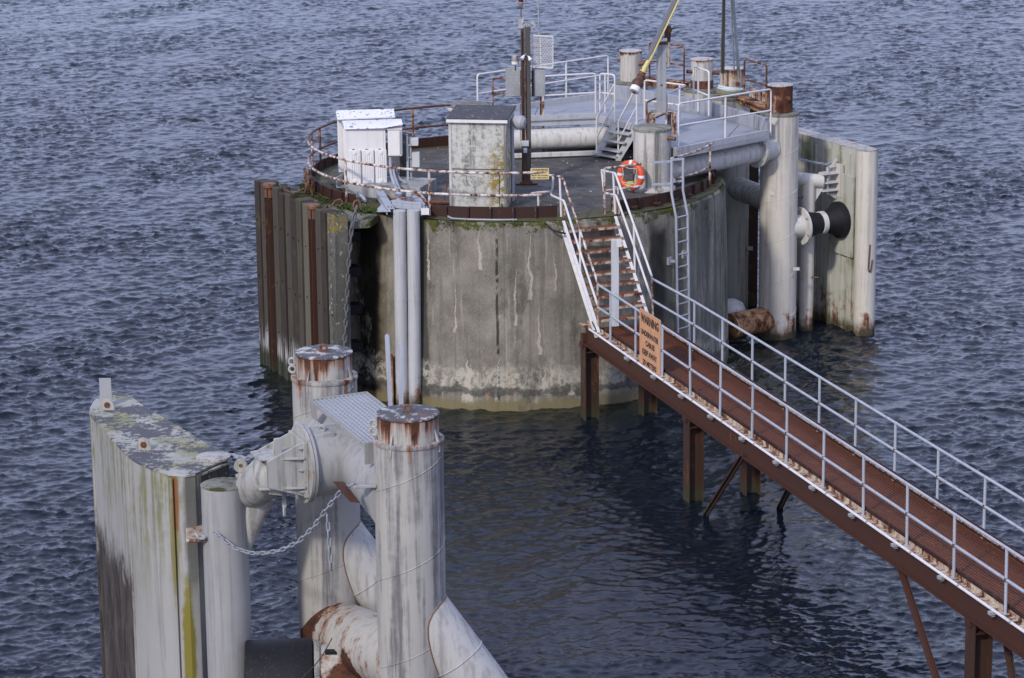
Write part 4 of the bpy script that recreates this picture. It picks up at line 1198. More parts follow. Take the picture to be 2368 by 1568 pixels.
# junction stand
J0 = PZ('O', 1528, 1290, DZ)
js = thing('junction_stand', 'slotted grey steel stand carrying two small boxes, right of the white cabinets', 'stand', J0)
jt = PY('O', 1505, 480, J0.y).z
part(MB().box(J0 + V(-.035, 0, (jt - DZ) / 2), (.05, .06, jt - DZ)), 'strut', 'galv', js)
part(MB().box(J0 + V(.035, .05, (jt - DZ) / 2 - .04), (.05, .05, jt - DZ - .08)), 'strut', 'galv_dull', js)
for z in (.25, .55, .85, 1.15): part(MB().box(J0 + V(0, -.035, z), (.13, .012, .035)), 'cross_strip', 'galv_dull', js)
for (xa, xb, ya_, yb_2, nm) in ((1548, 1647, 545, 642, 'upper'), (1562, 1664, 745, 940, 'lower')):
    a, b = PY('O', xa, yb_2, J0.y - .02), PY('O', xb, ya_, J0.y - .02)
    part(MB().box(((a.x + b.x) / 2, J0.y + .10, (a.z + b.z) / 2), (b.x - a.x, .24, b.z - a.z)), 'junction_box', 'grey_box', js, nm + ' grey box', bev=.006)
B0 = PY('O', 1460, 900, J0.y + 1.6)
single(MB().box((B0.x, B0.y, (DZ + PY('O', 1460, 470, B0.y).z) / 2), (.24, .24, PY('O', 1460, 470, B0.y).z - DZ)), 'concrete_post', 'timber_con', 'weathered concrete post standing behind the slotted grey stand', 'post', bev=.02)
# drain pipes and their bracket
q = PZ('', 939, 928, 0)
q = V(q.x, 62.88, 0)
tw = thing('drain_pipes', 'pair of tall white pipes running down the front of the caisson', 'pipes', q + V(0, .15, 0))
zt_b = PY('', 945, 489, q.y).z
for xc, top in ((923.5, 0), (955, 0)):
    a = PY('', xc - 4, 700, q.y + .12); a.z = 0
    ax = PY('', xc, 560, q.y + .12).x
    pp = part(MB().tube([V(PY('', xc + (6 if xc < 940 else 2), 925, q.y + .12).x, q.y + .12, -1.2), V(ax, q.y + .12, 2.6), V(PY('', xc, 490, q.y + .12).x, q.y + .12, zt_b)], .148, 28), 'pipe', 'twin', tw)
    part(MB().tube([V(ax + .0, q.y + .12, 2.55), V(ax, q.y + .12, 2.60)], .151, 28), 'joint_ring', 'twin', pp)
for z in (.9,):
    part(MB().box((q.x - .33, q.y + .30, .55), (.10, .2, 1.3)), 'rusty_strut', 'rust_brace', tw, 'rusty stub strut beside the pipe foot')
bk = thing('pipe_bracket', 'grey steel bracket holding the tops of the two white pipes at the caisson rim', 'bracket', V(q.x, q.y, zt_b))
fr = lambda x, y, z=zt_b + .02: PZ('O', x, y, z)
cA, cB = fr(1285, 1455), fr(1690, 1500)
part(MB().bar(cA, cB, .02, .16).bar(cA + V(0, .08, .07), cB + V(0, .08, .07), .18, .016), 'front_channel', 'galv', bk)
for (a, b) in (((1265, 1520), (1115, 1275)), ((1745, 1530), (1600, 1330))):
    p1, p2 = fr(*a), fr(*b)
    part(MB().bar(p1, p2, .17, .016).bar(p1 + V(-.085, 0, -.07), p2 + V(-.085, 0, -.07), .016, .14).bar(p1 + V(.085, 0, -.07), p2 + V(.085, 0, -.07), .016, .14), 'side_channel', 'galv', bk)
    d = (p2 - p1).normalized()
    mb = MB()
    for k in range(4):
        for s in (-1, 1): mb.lathe(p1 + d * (.08 + .07 * k) + V(s * .035, 0, .009), [(.014, 0), (.014, .003)], 8)
    part(mb, 'bolt_hole', 'timber_dark', bk)
p1 = fr(1745, 1520)
part(MB().box(p1 + V(.0, -.1, -.04), (.18, .02, .15)), 'end_plate', 'white_box', bk)
part(MB().plate([fr(1190, 1410), fr(1270, 1560), PZ('O', 1035, 1568, DZ - .06)], .02), 'gusset', 'galv', bk)
for xc in (1378, 1530):
    c = fr(xc, 1400)
    v_ = part(MB().lathe(c + V(0, 0, -.05), [(.07, 0), (.07, .08), (.045, .09), (.045, .14), (.085, .15), (.085, .22), (.05, .25)], 16), 'valve', 'galv', bk)
    part(MB().box(c + V(.02, -.06, .0), (.14, .03, .03)), 'lever', 'galv_dull', v_)
part(MB().plate([fr(1290, 1420), fr(1650, 1455), fr(1600, 1370), fr(1260, 1340)], .012), 'base_plate', 'rust_brace', bk)
# low angle iron running from the bracket to the rim
single(MB().bar(PZ('O', 1600, 1300, 4.7), PZ('O', 1860, 1500, 4.6), .05, .05), 'angle_iron', 'rust_brace', 'rusty angle iron lying along the rim beside the pipe bracket', 'beam')

# ladder
lang = R_(ang_for_x(1572, 4.0, 5.33))
LC = V(C0[0] + 5.36 * math.cos(lang), C0[1] + 5.36 * math.sin(lang), 0)
ltan = V(-math.sin(lang), math.cos(lang), 0); lrad = V(math.cos(lang), math.sin(lang), 0)
lad = thing('ladder', 'narrow grey ladder fixed to the right side of the caisson wall', 'ladder', LC)
LW = .21
lb, lt = LC - ltan * LW, LC + ltan * LW
for sgn in (-1, 1):
    b = LC + ltan * (LW * sgn)
    part(MB().tube([b + V(0, 0, .2) + lrad * .12, b + V(0, 0, 4.2) + lrad * .02, b + V(0, 0, 4.75) - lrad * .12, b + V(0, 0, 5.52) - lrad * .12], .030, 8), 'side_rail', 'galv', lad)
rm = MB().tube([-ltan * LW, ltan * LW], .017, 8).mesh('rung', M['galv'])
for k in range(14):
    z = .35 + k * .295
    inst('rung', rm, lad, LC + lrad * (.12 - .10 * (z - .2) / 4) + V(0, 0, z))
for sgn, z in ((-1, 3.15), (1, 3.22)):
    b = LC + ltan * (LW * sgn) + V(0, 0, z)
    part(MB().box(b - lrad * .06 + ltan * sgn * .03, (.12, .12, .05)).box(b - lrad * .12 + ltan * sgn * .06, (.05, .14, .18), lang), 'wall_bracket', 'galv_dull', lad)
for sgn, dx_ in ((-1, -.34), (1, -.30)):
    b = LC + ltan * (LW * sgn) - lrad * .12
    for z in (5.50, 4.98):
        part(MB().bar(b + V(0, 0, z), b + V(0, 0, z) + V(dx_ - (.12 if sgn < 0 else .0), -.12, 0), .03, .05), 'top_strap', 'galv', lad)
# railing stretches beside the ladder
def rail_arc(x0, x1, name, label, mats, endpost=True, xs=()):
    a0, a1 = ang_for_x(x0, ZT, RR), ang_for_x(x1, ZT, RR)
    if a1 < a0 - 180: a1 += 360
    if a0 > 300 and a1 < 90: a1 += 360
    p0 = V(C0[0] + RR * math.cos(R_(a0)), C0[1] + RR * math.sin(R_(a0)), 4.4)
    t = thing(name, label, 'railing', p0)
    part(MB().tube(arcpts(C0, RR, a0, a1, ZT, 12), .028, 10), 'top_rail', mats, t)
    part(MB().tube(arcpts(C0, RR, a0, a1, ZM, 12), .028, 10), 'middle_rail', mats, t)
    for x in xs:
        aa = ang_for_x(x, ZM, RR)
        p = V(C0[0] + RR * math.cos(R_(aa)), C0[1] + RR * math.sin(R_(aa)), 0)
        part(MB().tube([p + V(0, 0, 4.4), p + V(0, 0, ZT)], .028, 10), 'post', mats, t)
    return t
rail_arc(1398, 1481, 'short_railing', 'short white and rust railing crossing in front of the orange lifebuoy', 'rusty_rail', xs=(1399,))
rail_arc(1552, 1643, 'short_railing', 'short white and rust railing right of the ladder head', 'rusty_rail', xs=(1553, 1641))
# lifebuoy
lbf = PZ('C', 878, 845, DZ)
lbY = lbf.y - .02
lc = PY('C', 846, 658, lbY)
lb_ = thing('lifebuoy', 'orange lifebuoy with white bands hung on a rusty stand before the pillar', 'lifebuoy', lc)
ax = V(-.52, -.85, .06).normalized()
q3 = ax.to_track_quat('Z', 'Y').to_matrix()
Rb, rb = .285, .080
ring = MB(); n_, m_2 = 48, 14
part(MB().torus(lc, Rb, rb, 48, 14, axis=ax), 'ring', 'orange', lb_)
for k in range(4):
    a0 = math.pi / 4 + k * math.pi / 2 + .75
    pts = [lc + q3 @ V(math.cos(a0 + j * .055 - .11) * Rb, math.sin(a0 + j * .055 - .11) * Rb, 0) for j in range(5)]
    part(MB().tube(pts, rb + .003, 14, cap=False), 'band', 'buoy_band', lb_)
rp = []
for k in range(48):
    a = 2 * math.pi * k / 48
    rp.append(lc + q3 @ V(math.cos(a) * (Rb - .02 - .10 * abs(math.sin(2 * (a - .75)))), math.sin(a) * (Rb - .02 - .10 * abs(math.sin(2 * (a - .75)))), rb * .9))
part(MB().tube(rp, .008, 6, closed=True), 'grab_line', 'grey_box', lb_)
cl = lc + V(.0, .02, -.24)
mb = MB()
for k in range(7): mb.torus(cl + V(random.uniform(-.04, .03), random.uniform(-.03, .03), .01 * k), .075, .012, 14, 6, axis=V(random.uniform(-.3, .3), random.uniform(-.5, .2), 1), sx=1.3)
single(mb, 'coiled_line', 'yellow_rope', 'small coil of yellow line resting inside the orange lifebuoy', 'rope')
bs = thing('buoy_stand', 'rusty forked rod holding the orange lifebuoy', 'stand', lbf)
jn = PY('C', 873, 660, lbY + .05)
part(MB().tube([V(jn.x, jn.y, DZ), jn], .017, 8), 'rod', 'rust_rail', bs)
part(MB().tube([jn, PY('C', 800, 560, lbY + .05)], .015, 8), 'fork', 'rust_rail', bs)
part(MB().tube([jn, PY('C', 940, 535, lbY + .05)], .015, 8), 'fork', 'rust_rail', bs)

# mast
m0 = PZ('', 1217, 424, DZ)
mY = m0.y
ms = thing('instrument_mast', 'tall dark timber mast with rusty conduits rising from the caisson deck', 'mast', m0)
mt = PY('', 1217, 62, mY).z
part(MB().box(m0 + V(.055, 0, (mt - DZ) / 2), (.13, .16, mt - DZ)), 'timber_post', 'mast_wood', ms, bev=.01)
part(MB().box(m0 + V(-.065, .01, (mt - DZ) / 2 - .02), (.09, .14, mt - DZ - .04)), 'timber_post', 'timber', ms, bev=.01)
part(MB().box(m0 + V(0, 0, .02), (.52, .40, .03)).box(m0 + V(0, -.0, .05), (.3, .3, .03)), 'foot_plate', 'dark_rust', ms)
cz = PY('B', 420, 965, mY).z
part(MB().tube([m0 + V(.0, -.1, cz - DZ), m0 + V(.0, -.1, PY('B', 430, 390, mY).z - DZ)], .014, 8), 'conduit', 'rust_rail', ms)
part(MB().tube([m0 + V(-.08, -.09, cz - DZ), m0 + V(-.08, -.09, mt - DZ - .1)], .012, 8), 'conduit', 'dark_rust', ms)
part(MB().tube([m0 + V(-.03, -.1, .03), m0 + V(-.03, -.1, cz - DZ)], .022, 8), 'conduit', 'dark_rust', ms)
jb = part(MB().box(m0 + V(-.02, -.13, cz - DZ), (.17, .10, .13)), 'junction_box', 'grey_box', ms, bev=.006)
part(MB().box(m0 + V(-.02, -.12, cz - DZ - .17), (.09, .08, .12)), 'outlet', 'grey_box', jb, bev=.004)
part(MB().tube(soft([m0 + V(-.13, -.06, cz - DZ + .05), m0 + V(-.14, -.06, cz - DZ + .5), m0 + V(-.13, -.06, cz - DZ + .95)], .1), .008, 6), 'cable', 'black', ms)
# boards
for (xa, xb, lbl) in ((297, 397, 'grey flaking board fixed to the left of the mast below the sensor'), (476, 553, 'grey flaking board fixed to the right of the mast under the mesh panel')):
    a, b = PY('B', xa, 652, mY + .12), PY('B', xb, 460, mY + .12)
    bd = thing('backing_board', lbl, 'board', V((a.x + b.x) / 2, mY + .1, a.z))
    part(MB().box(((a.x + b.x) / 2, mY + .12, (a.z + b.z) / 2), (b.x - a.x + .04, .03, b.z - a.z)), 'board', 'ply', bd, bev=.003)
    part(MB().box(((b.x if xa < 400 else a.x), mY + .09, (a.z + b.z) / 2 - .02), (.05, .05, (b.z - a.z) * .9)), 'batten', 'timber_dark', bd)
# sensor drum
a = PY('B', 357, 437, mY + .1)
sn_ = thing('sensor_drum', 'metal drum sensor on a short stalk above the left grey board', 'sensor', a)
part(MB().tube([a + V(0, 0, -.14), a + V(0, 0, .01)], .014, 8), 'stalk', 'dark_rust', sn_)
part(MB().lathe(a, [(.05, 0), (.085, .01), (.09, .08)], 20), 'base', 'white_box', sn_)
part(MB().lathe(a, [(.09, .082), (.092, .10), (.082, .21), (.07, .225)], 20), 'drum', 'steel', sn_)
# floodlights
for (xa, ya_, dx_, lbl) in ((403, 388, -.08, 'small white floodlight on the mast pointing left'), (460, 398, .08, 'small white floodlight on the mast pointing right')):
    c = PY('B', xa, ya_, mY - .16); cpt = PY('B', 430, 370, mY - .12)
    f = thing('floodlight', lbl, 'lamp', c)
    dd = (c - cpt).normalized()
    part(MB().lathe(c - dd * .05, [(.018, -.03), (.03, 0), (.048, .075), (.05, .09)], 14, axis=(dd + V(0, -.4, -.5)).normalized()), 'shade', 'white_box', f)
    part(MB().tube([cpt, c - dd * .05], .012, 8), 'arm', 'galv_dull', f)
    part(MB().sphere(cpt, .03, 10), 'joint', 'galv', f)
# top bits
tpn = thing('gull_spikes', 'bent pale metal flaps fixed round the mast head', 'bracket', V(m0.x, mY, mt))
for pts in (((372, 120), (412, 118), (412, 190), (375, 185)), ((412, 150), (430, 150), (402, 192), (380, 188)), ((425, 150), (455, 160), (440, 200), (428, 185)), ((445, 150), (475, 140), (500, 178), (470, 190)), ((440, 165), (475, 200), (468, 215), (430, 182))):
    part(MB().plate([PY('B', x, y, mY - .10 + .04 * i) for i, (x, y) in enumerate(pts)], .01), 'flap', 'grey_box', tpn)
bc = thing('beacon', 'red beacon lamp on a thin rod at the top of the mast', 'lamp', PY('B', 396, 120, mY))
b0 = PY('B', 396, 50, mY)
part(MB().tube([PY('B', 396, 190, mY), b0], .012, 8), 'rod', 'dark_rust', bc)
part(MB().lathe(b0, [(.015, -.01), (.05, .03), (.065, .10), (.065, .13)], 16), 'socket', 'steel', bc)
part(MB().lathe(b0, [(.055, .132), (.06, .16), (.05, .34), (.02, .37)], 16), 'lens', 'red_lens', bc)
ar = thing('antenna', 'thin grey antenna rod rising out of frame behind the mesh panel', 'antenna', PY('B', 522, 240, mY + .12))
p0, p1 = PY('B', 522, 460, mY + .12), PY('B', 512, 0, mY + .12)
part(MB().tube([p0, p1 + (p1 - p0) * .4], .017, 8), 'rod', 'galv_dull', ar)
# mesh panel
mc = [PY('B', x, y, mY + .06 + dy) for x, y, dy in ((475, 240, 0), (612, 248, .0), (612, 460, 0), (475, 455, 0))]
mp_ = thing('mesh_panel', 'white framed expanded metal panel hung on the right side of the mast', 'panel', mc[3])
mb = MB()
for i in range(4): mb.bar(mc[i], mc[(i + 1) % 4], .02, .035)
part(mb, 'frame', 'white_rail', mp_)
mb = MB(); e1 = mc[1] - mc[0]; e2 = mc[3] - mc[0]
nx, ny = 13, 20
for k in range(-ny, nx + ny):
    for sg_ in (1, -1):
        # diagonal wires clipped to the frame
        def at(s): return (k / nx + s * .62 * sg_, s)
        pr_ = [s / 40 for s in range(41) if 0 <= at(s / 40)[0] <= 1]
        if len(pr_) > 1:
            s0, s1_ = pr_[0], pr_[-1]
            A = mc[0] + e1 * at(s0)[0] + e2 * s0; B = mc[0] + e1 * at(s1_)[0] + e2 * s1_
            mb.bar(A, B, .0055, .008)
part(mb, 'mesh', 'white_rail', mp_, kind='stuff')
part(MB().bar(PY('B', 525, 246, mY + .07), PY('B', 530, 456, mY + .07), .02, .02), 'stiffener', 'white_rail', mp_)

# ================================================================== PLATFORM
PZT = 5.40
poly = [(-1.0, 70.75), (2.27, 71.25), (3.09, 69.96), (3.95, 66.0), (6.38, 68.4), (5.22, 70.95), (2.66, 74.25), (-.9, 71.5)]
pf = thing('service_platform', 'pale grey steel platform wrapping round the back of the caisson beside the mooring bollards', 'platform', (3, 71, PZT))
def mk_plat():
    n = Nt('pale_ribbed_grating', .55)
    t = n.add(n.mul(n.x, .70), n.mul(n.y, .72))
    s = n.math('SINE', n.mul(t, 95.0))
    c = n.mix(n.noise(1.3, 7, .68), (.20, .215, .245), (.40, .425, .47))
    c = n.mix(n.mul(n.ramp(n.noise(4, 7, .7, off=4), .55, .68), .35), c, (.15, .15, .15))
    c = n.mix(n.mul(n.ramp(s, .0, .8), .30), c, (.14, .15, .18))
    return n.done(c, None, n.bump(s, .5, .01))
M['plat_grate'] = mk_plat()
def quad_panels():
    # grating laid in separate panels
    A = [V(x, y, 0) for x, y in poly]
    sets = [([poly[0], poly[1], (2.15, 73.86), poly[7]],), ]
    return sets
pans = [[(-1.0, 70.75), (.6, 71.0), (.75, 72.78), (-.9, 71.5)], [(.61, 71.0), (2.27, 71.25), (2.4, 74.04), (.76, 72.79)],
        [(2.28, 71.24), (3.09, 69.96), (4.05, 72.46), (2.66, 74.25), (2.41, 74.05)], [(3.10, 69.95), (3.52, 68.0), (5.2, 70.96), (4.06, 72.45)],
        [(3.53, 67.98), (3.95, 66.0), (5.15, 67.18), (5.75, 69.73), (5.21, 70.94)], [(5.17, 67.2), (6.38, 68.4), (5.76, 69.7)]]
for p_ in pans:
    cx = sum(a[0] for a in p_) / len(p_); cy = sum(a[1] for a in p_) / len(p_)
    p2 = [(cx + (x - cx) * .995, cy + (y - cy) * .995) for x, y in p_]
    part(MB().prism(p2, PZT - .05, PZT), 'grating_panel', 'plat_grate', pf)
def fascia(a, b, h=.22, z=PZT + .04, nm='fascia', m_='platform_paint'):
    a, b = V(a[0], a[1], 0), V(b[0], b[1], 0)
    d = (b - a).normalized(); o = V(d.y, -d.x, 0)
    mb = MB().bar(a + V(0, 0, z - h / 2), b + V(0, 0, z - h / 2), .012, h)
    for zz in (z, z - h): mb.bar(a - o * .03 + V(0, 0, zz), b - o * .03 + V(0, 0, zz), .07, .012)
    return part(mb, nm, m_, pf)
fascia(poly[0], poly[1], .26, PZT + .06); fascia(poly[1], poly[2], .16, PZT); fascia(poly[2], poly[3]); fascia(poly[3], poly[4], .24, PZT + .08)
fascia(poly[7], (2.5, 74.1), .16, PZT + .14)
for a, b in (((.2, 70.88), (2.2, 71.2)), ((4.9, 66.88), (6.3, 68.27))):
    a, b = V(a[0], a[1], PZT - .03) + V(0, -.03, 0), V(b[0], b[1], PZT - .03) + V(0, -.03, 0)
    part(MB().bar(a, b, .02, .03), 'cable_strip', 'galv', pf)
# curb slabs
def slab(a, b, h, th, nm='curb', m_='curb'):
    a, b = V(a[0], a[1], PZT + h / 2), V(b[0], b[1], PZT + h / 2)
    return part(MB().bar(a, b, th, h + .05), nm, m_, pf, bev=.01)
slab((2.66, 74.22), (5.20, 71.02), .34, .10)
slab((5.26, 70.93), (6.36, 68.62), .32, .10)
def sbeam(a, b, z, w, h, m_): return part(MB().bar(V(a[0], a[1], z), V(b[0], b[1], z), w, .02).bar(V(a[0], a[1], z - h / 2), V(b[0], b[1], z - h / 2), .02, h), 'channel_beam', m_, pf)
BL4 = [PZ('B', 1139, 545, 5.78), PZ('B', 1620, 600, 5.78), PZ('B', 1820, 652, 5.78), PZ('', 1799, 266, 5.78)]
BL4 = [V(p.x, p.y, 0) for p in BL4]
def btw(i, j, f): return BL4[i] * (1 - f) + BL4[j] * f
sbeam(btw(0, 1, .12) + V(0, -.1, 0), btw(0, 1, .82) + V(0, -.1, 0), 5.92, .25, .22, 'rust_brace')
sbeam(btw(2, 3, .15), btw(2, 3, .86), 5.86, .30, .20, 'rust_brace')
part(MB().bar(btw(2, 3, .25) + V(.18, .1, 6.0), btw(2, 3, .85) + V(.18, .1, 6.0), .02, .25), 'channel_web', 'angle', pf)
# support pipes
def hpipe(a, b, r, nm, label):
    t = thing(nm, label, 'pipe', a)
    part(MB().tube([a, b], r, 32), 'pipe', 'pipe_white', t)
    return t
hp1 = hpipe(V(-.45, 70.75, 4.86), V(3.0, 71.35, 4.86), .265, 'support_pipe', 'thick white horizontal pipe under the left wing of the platform')
A_, B_ = V(3.7, 66.55, 4.83), V(6.73, 69.33, 4.90)
d_ = (B_ - A_).normalized()
hp2 = hpipe(A_, B_ - d_ * .85, .27, 'support_pipe', 'thick white horizontal pipe flanged to the right corner pile')
part(MB().lathe(B_ - d_ * .86, [(.27, -.03), (.40, -.03), (.40, .015), (.27, .015)], 32, axis=d_), 'flange', 'pipe_white', hp2)
part(MB().lathe(B_ - d_ * .83, [(.40, .005), (.40, .04), (.30, .04)], 32, axis=d_).tube([B_ - d_ * .82, B_ - d_ * .3], .30, 32), 'flange', 'pipe_white', hp2)
bm_ = MB().lathe((0, 0, 0), [(.022, 0), (.022, .03)], 6, axis=-d_).mesh('bolt', M['galv_dull'])
qd = d_.to_track_quat('Z', 'Y').to_matrix()
for k in range(10):
    a = 2 * math.pi * k / 10
    inst('bolt', bm_, hp2, B_ - d_ * .89 + qd @ V(.345 * math.cos(a), .345 * math.sin(a), 0))
part(MB().plate([B_ - d_ * 1.15 + V(0, 0, .25), B_ - d_ * .9 + V(0, 0, .25), B_ - d_ * .9 + V(0, 0, .42)], .02), 'gusset', 'pipe_white', hp2)
q = PY('C', 1495, 515, A_.y + .55)
t = thing('hanging_lamp', 'small dark lamp hanging against the right white support pipe', 'lamp', q)
part(MB().lathe(q, [(.05, -.13), (.065, -.10), (.06, .08), (.04, .12)], 12), 'housing', 'timber_dark', t)
part(MB().box(q + V(0, .02, .14), (.18, .06, .02)), 'bracket', 'galv', t)
part(MB().tube(soft([q + V(0, 0, -.13), q + V(-.05, 0, -.22), q + V(-.18, 0, -.28)], .05), .008, 6), 'cable', 'black', t)
# low sill beam on the deck under the pipe
sl0, sl1 = PZ('B', 350, 1060, 4.52), PZ('B', 905, 1040, 4.52)
single(MB().bar(sl0 + V(0, 0, .02), sl1 + V(0, 0, .02), .12, .11), 'sill_beam', 'pipe_white', 'low white sill beam lying on the deck behind the mast', 'beam', bev=.008)
pp = PZ('B', 548, 1040, DZ)
single(MB().bar(pp, pp + V(0, 0, 1.35), .06, .06), 'stay_post', 'angle', 'thin cream post streaked with rust in front of the left support pipe', 'post')

# platform railings
def rail_run(name, label, tops, drops, mat='white_rail', z0=PZT, r=.024, mid=True, close=True, zt=6.45, zmid=5.95, group=None):
    P3 = [PZ(c, x, y, zt) for c, x, y in tops]
    t = thing(name, label, 'railing', V(P3[0].x, P3[0].y, z0), group)
    pts = P3[:]
    if close: pts = [V(P3[0].x, P3[0].y, z0)] + P3 + [V(P3[-1].x, P3[-1].y, z0)]
    part(MB().tube(soft(pts, .09), r, 10), 'top_rail', mat, t)
    if mid: part(MB().tube([V(p.x, p.y, zmid) for p in P3], r * .95, 8), 'middle_rail', mat, t)
    for (f, i) in drops:
        p = P3[i] * (1 - f) + P3[i + 1] * f
        part(MB().tube([V(p.x, p.y, z0), p], r, 8), 'post', mat, t)
    return t
rail_run('platform_railing', 'white railing along the far left edge of the platform behind the mast', [('B', 100, 505), ('B', 985, 377)], [(.33, 0), (.67, 0)])
rail_run('platform_railing', 'white railing along the front of the platform between mast and small stairs', [('B', 545, 517), ('B', 900, 497)], [], z0=PZT - .15)
rail_run('gate_hoop', 'narrow white rail hoop at the head of the small stairs', [('B', 930, 497), ('B', 1030, 508)], [(.35, 0)], zt=6.40, zmid=5.90)
rail_run('davit_railing', 'white railing round the davit post on the platform', [('B', 1232, 542), ('B', 1512, 578), ('B', 1380, 636)], [(.85, 0)], zt=6.4, zmid=5.88)
rail_run('platform_railing', 'white railing along the front edge of the right platform wing', [('B', 1462, 703), ('B', 2088, 604)], [(.5, 0)], zt=6.47, z0=PZT - .1, zmid=5.94)
rail_run('gate_hoop', 'narrow white rail hoop in front of the bollard with the crossbar', [('B', 1565, 448), ('B', 1668, 485)], [(.3, 0)], zt=6.85, z0=5.75, zmid=6.25)
rail_run('rusty_hoop', 'rusty two-bar hoop behind the davit post', [('B', 1266, 285), ('B', 1500, 312)], [], 'rust_rail', z0=5.85, zt=6.95, zmid=6.45)
rail_run('rusty_hoop', 'rusty two-bar hoop between the two rightmost bollards', [('B', 1908, 402), ('B', 2058, 442)], [], 'rust_rail', z0=5.9, zt=7.0, zmid=6.5)
rail_run('rusty_hoop', 'rusty hoop rail at the left end of the platform crossing behind the mast', [('B', 203, 531), ('B', 528, 545)], [], 'rust_rail', z0=5.3, zt=6.35, zmid=5.98)
rail_run('rusty_hoop', 'rusty two-bar hoop standing just behind the whitewashed pillar', [('B', 1246, 693), ('B', 1382, 637)], [], 'rust_rail', z0=5.2, zt=6.2, zmid=5.72)

# small stairs up to the platform
S0, S1_ = PZ('B', 908, 1060, DZ), PZ('B', 1090, 1065, DZ)
up0, up1 = PZ('B', 1030, 828, PZT), PZ('B', 1195, 855, PZT)
ss = thing('small_stairs', 'short grey steel stairs with white handrails up to the platform', 'staircase', S0)
S1_ = S0 + (up1 - up0).normalized() * .78
S1_.z = DZ
up1 = up0 + (S1_ - S0)
for a, b in ((S0, up0), (S1_, up1)):
    part(MB().bar(a + V(0, 0, .06), b + V(0, 0, -.06), .02, .19), 'stringer', 'platform_paint', ss)
    part(MB().box(a + V(0, 0, .03), (.14, .14, .06)), 'foot', 'pillar', ss)
acr = (S1_ - S0)
for k in range(1, 4):
    f = k / 4.0
    c = S0 + (up0 - S0) * f + acr * .5 + V(0, 0, .0)
    dirn = V(up0.x - S0.x, up0.y - S0.y, 0).normalized()
    part(MB().bar(S0 + (up0 - S0) * f, S1_ + (up0 - S0) * f, .24, .04), 'tread', 'platform_paint', ss, bev=.005)
part(MB().bar(S0 + V(0, 0, .06) + (up0 - S0) * .02, S1_ + V(0, 0, .06) + (up0 - S0) * .02, .22, .04), 'tread', 'platform_paint', ss)
for a, b in ((S0, up0), (S1_, up1)):
    H1 = V(0, 0, .98)
    part(MB().tube(soft([a, a + H1, b + H1 * 1.02, b], .08), .024, 10), 'handrail', 'white_rail', ss)
    part(MB().tube([a + H1 * .5, b + H1 * .5], .021, 8), 'handrail', 'white_rail', ss)

# davit: post, stand, boom
dp = PZ('B', 1345, 760, 5.95)
dv = thing('davit_post', 'grey steel davit post on a small stand in the middle of the platform', 'post', V(dp.x, dp.y, PZT))
dtop = PY('B', 1345, 285, dp.y).z
part(MB().box((dp.x, dp.y, (dp.z + dtop) / 2), (.20, .17, dtop - dp.z), .3), 'post', 'galv_dull', dv, bev=.012)
part(MB().box((dp.x, dp.y, 5.95), (.62, .42, .03), .3), 'stand_top', 'angle', dv)
for sx, sy in ((-.27, -.17), (.27, -.17), (-.27, .17), (.27, .17)):
    m3 = Matrix.Rotation(.3, 3, 'Z') @ V(sx, sy, 0)
    part(MB().box((dp.x + m3.x, dp.y + m3.y, 5.665), (.09, .05, .53), .3), 'leg', 'angle', dv)
part(MB().tube([V(dp.x, dp.y - .1, dtop - 1.05), V(dp.x, dp.y - .085, dtop - 1.05)], .022, 10), 'bolt_hole', 'black', dv)
part(MB().box((dp.x, dp.y, dtop - .02), (.23, .20, .06), .3), 'head_plate', 'dark_rust', dv)
cp = V(dp.x + .18, dp.y, dtop)
part(MB().tube([cp + V(0, 0, -.62), cp + V(0, 0, .02)], .035, 10), 'winch_cylinder', 'angle', dv)
pu = PY('B', 1388, 215, dp.y)
pl_ = thing('pulley_block', 'dark rusty pulley block above the davit post', 'pulley', V(pu.x, pu.y, cp.z))
part(MB().tube([cp + V(0, 0, .0), V(cp.x, cp.y, pu.z - .1)], .045, 10), 'swivel', 'dark_rust', pl_)
part(MB().box((pu.x, pu.y, pu.z), (.16, .12, .30)), 'cheek', 'dark_rust', pl_, bev=.02)
part(MB().lathe(pu + V(.04, -.08, .05), [(.0, 0), (.07, .0), (.07, .14)], 14, axis=V(0, 1, 0)), 'sheave', 'cap_rust', pl_)
part(MB().tube([pu + V(.05, 0, .06), pu + V(.17, 0, .08)], .022, 8), 'pin', 'cap_rust', pl_)
bY = dp.y - .25
b0, b1 = PY('B', 1218, 495, bY), PY('B', 1445, 0, bY)
bb = thing('boom', 'slate grey and yellow boom slanting up out of frame with a white end disc', 'boom', b0)
bd_ = (b1 - b0).normalized(); bs_ = V(bd_.z, 0, -bd_.x)
ext = b1 + bd_ * 1.6
w0, w1 = .10, .165
def quadbar(off0, off1, wa, wb, th, y0=0):
    mb = MB()
    pts = [b0 + bd_ * .35 + bs_ * (off0 - wa / 2), b0 + bd_ * .35 + bs_ * (off0 + wa / 2), ext + bs_ * (off1 + wb / 2), ext + bs_ * (off1 - wb / 2)]
    return mb.plate([p + V(0, y0, 0) for p in pts], th)
part(quadbar(-.035, -.035, .08, .14, .10), 'blade', 'blade_grey', bb, bev=.01)
part(quadbar(.035, .07, .04, .045, .12, -.005), 'yellow_edge', 'yellow', bb, bev=.008)
part(MB().tube([b0 - bd_ * .06 + bs_ * .0, b0 + bd_ * .15, b0 + bd_ * .5 + bs_ * .03], [.06, .062, .045], 14), 'yellow_socket', 'yellow', bb)
part(MB().torus(b0 + bd_ * .05, .08, .014, 16, 6, axis=bd_), 'collar', 'yellow', bb)
k0 = PY('B', 1168, 605, bY - .25)
kd = (b0 - k0).normalized()
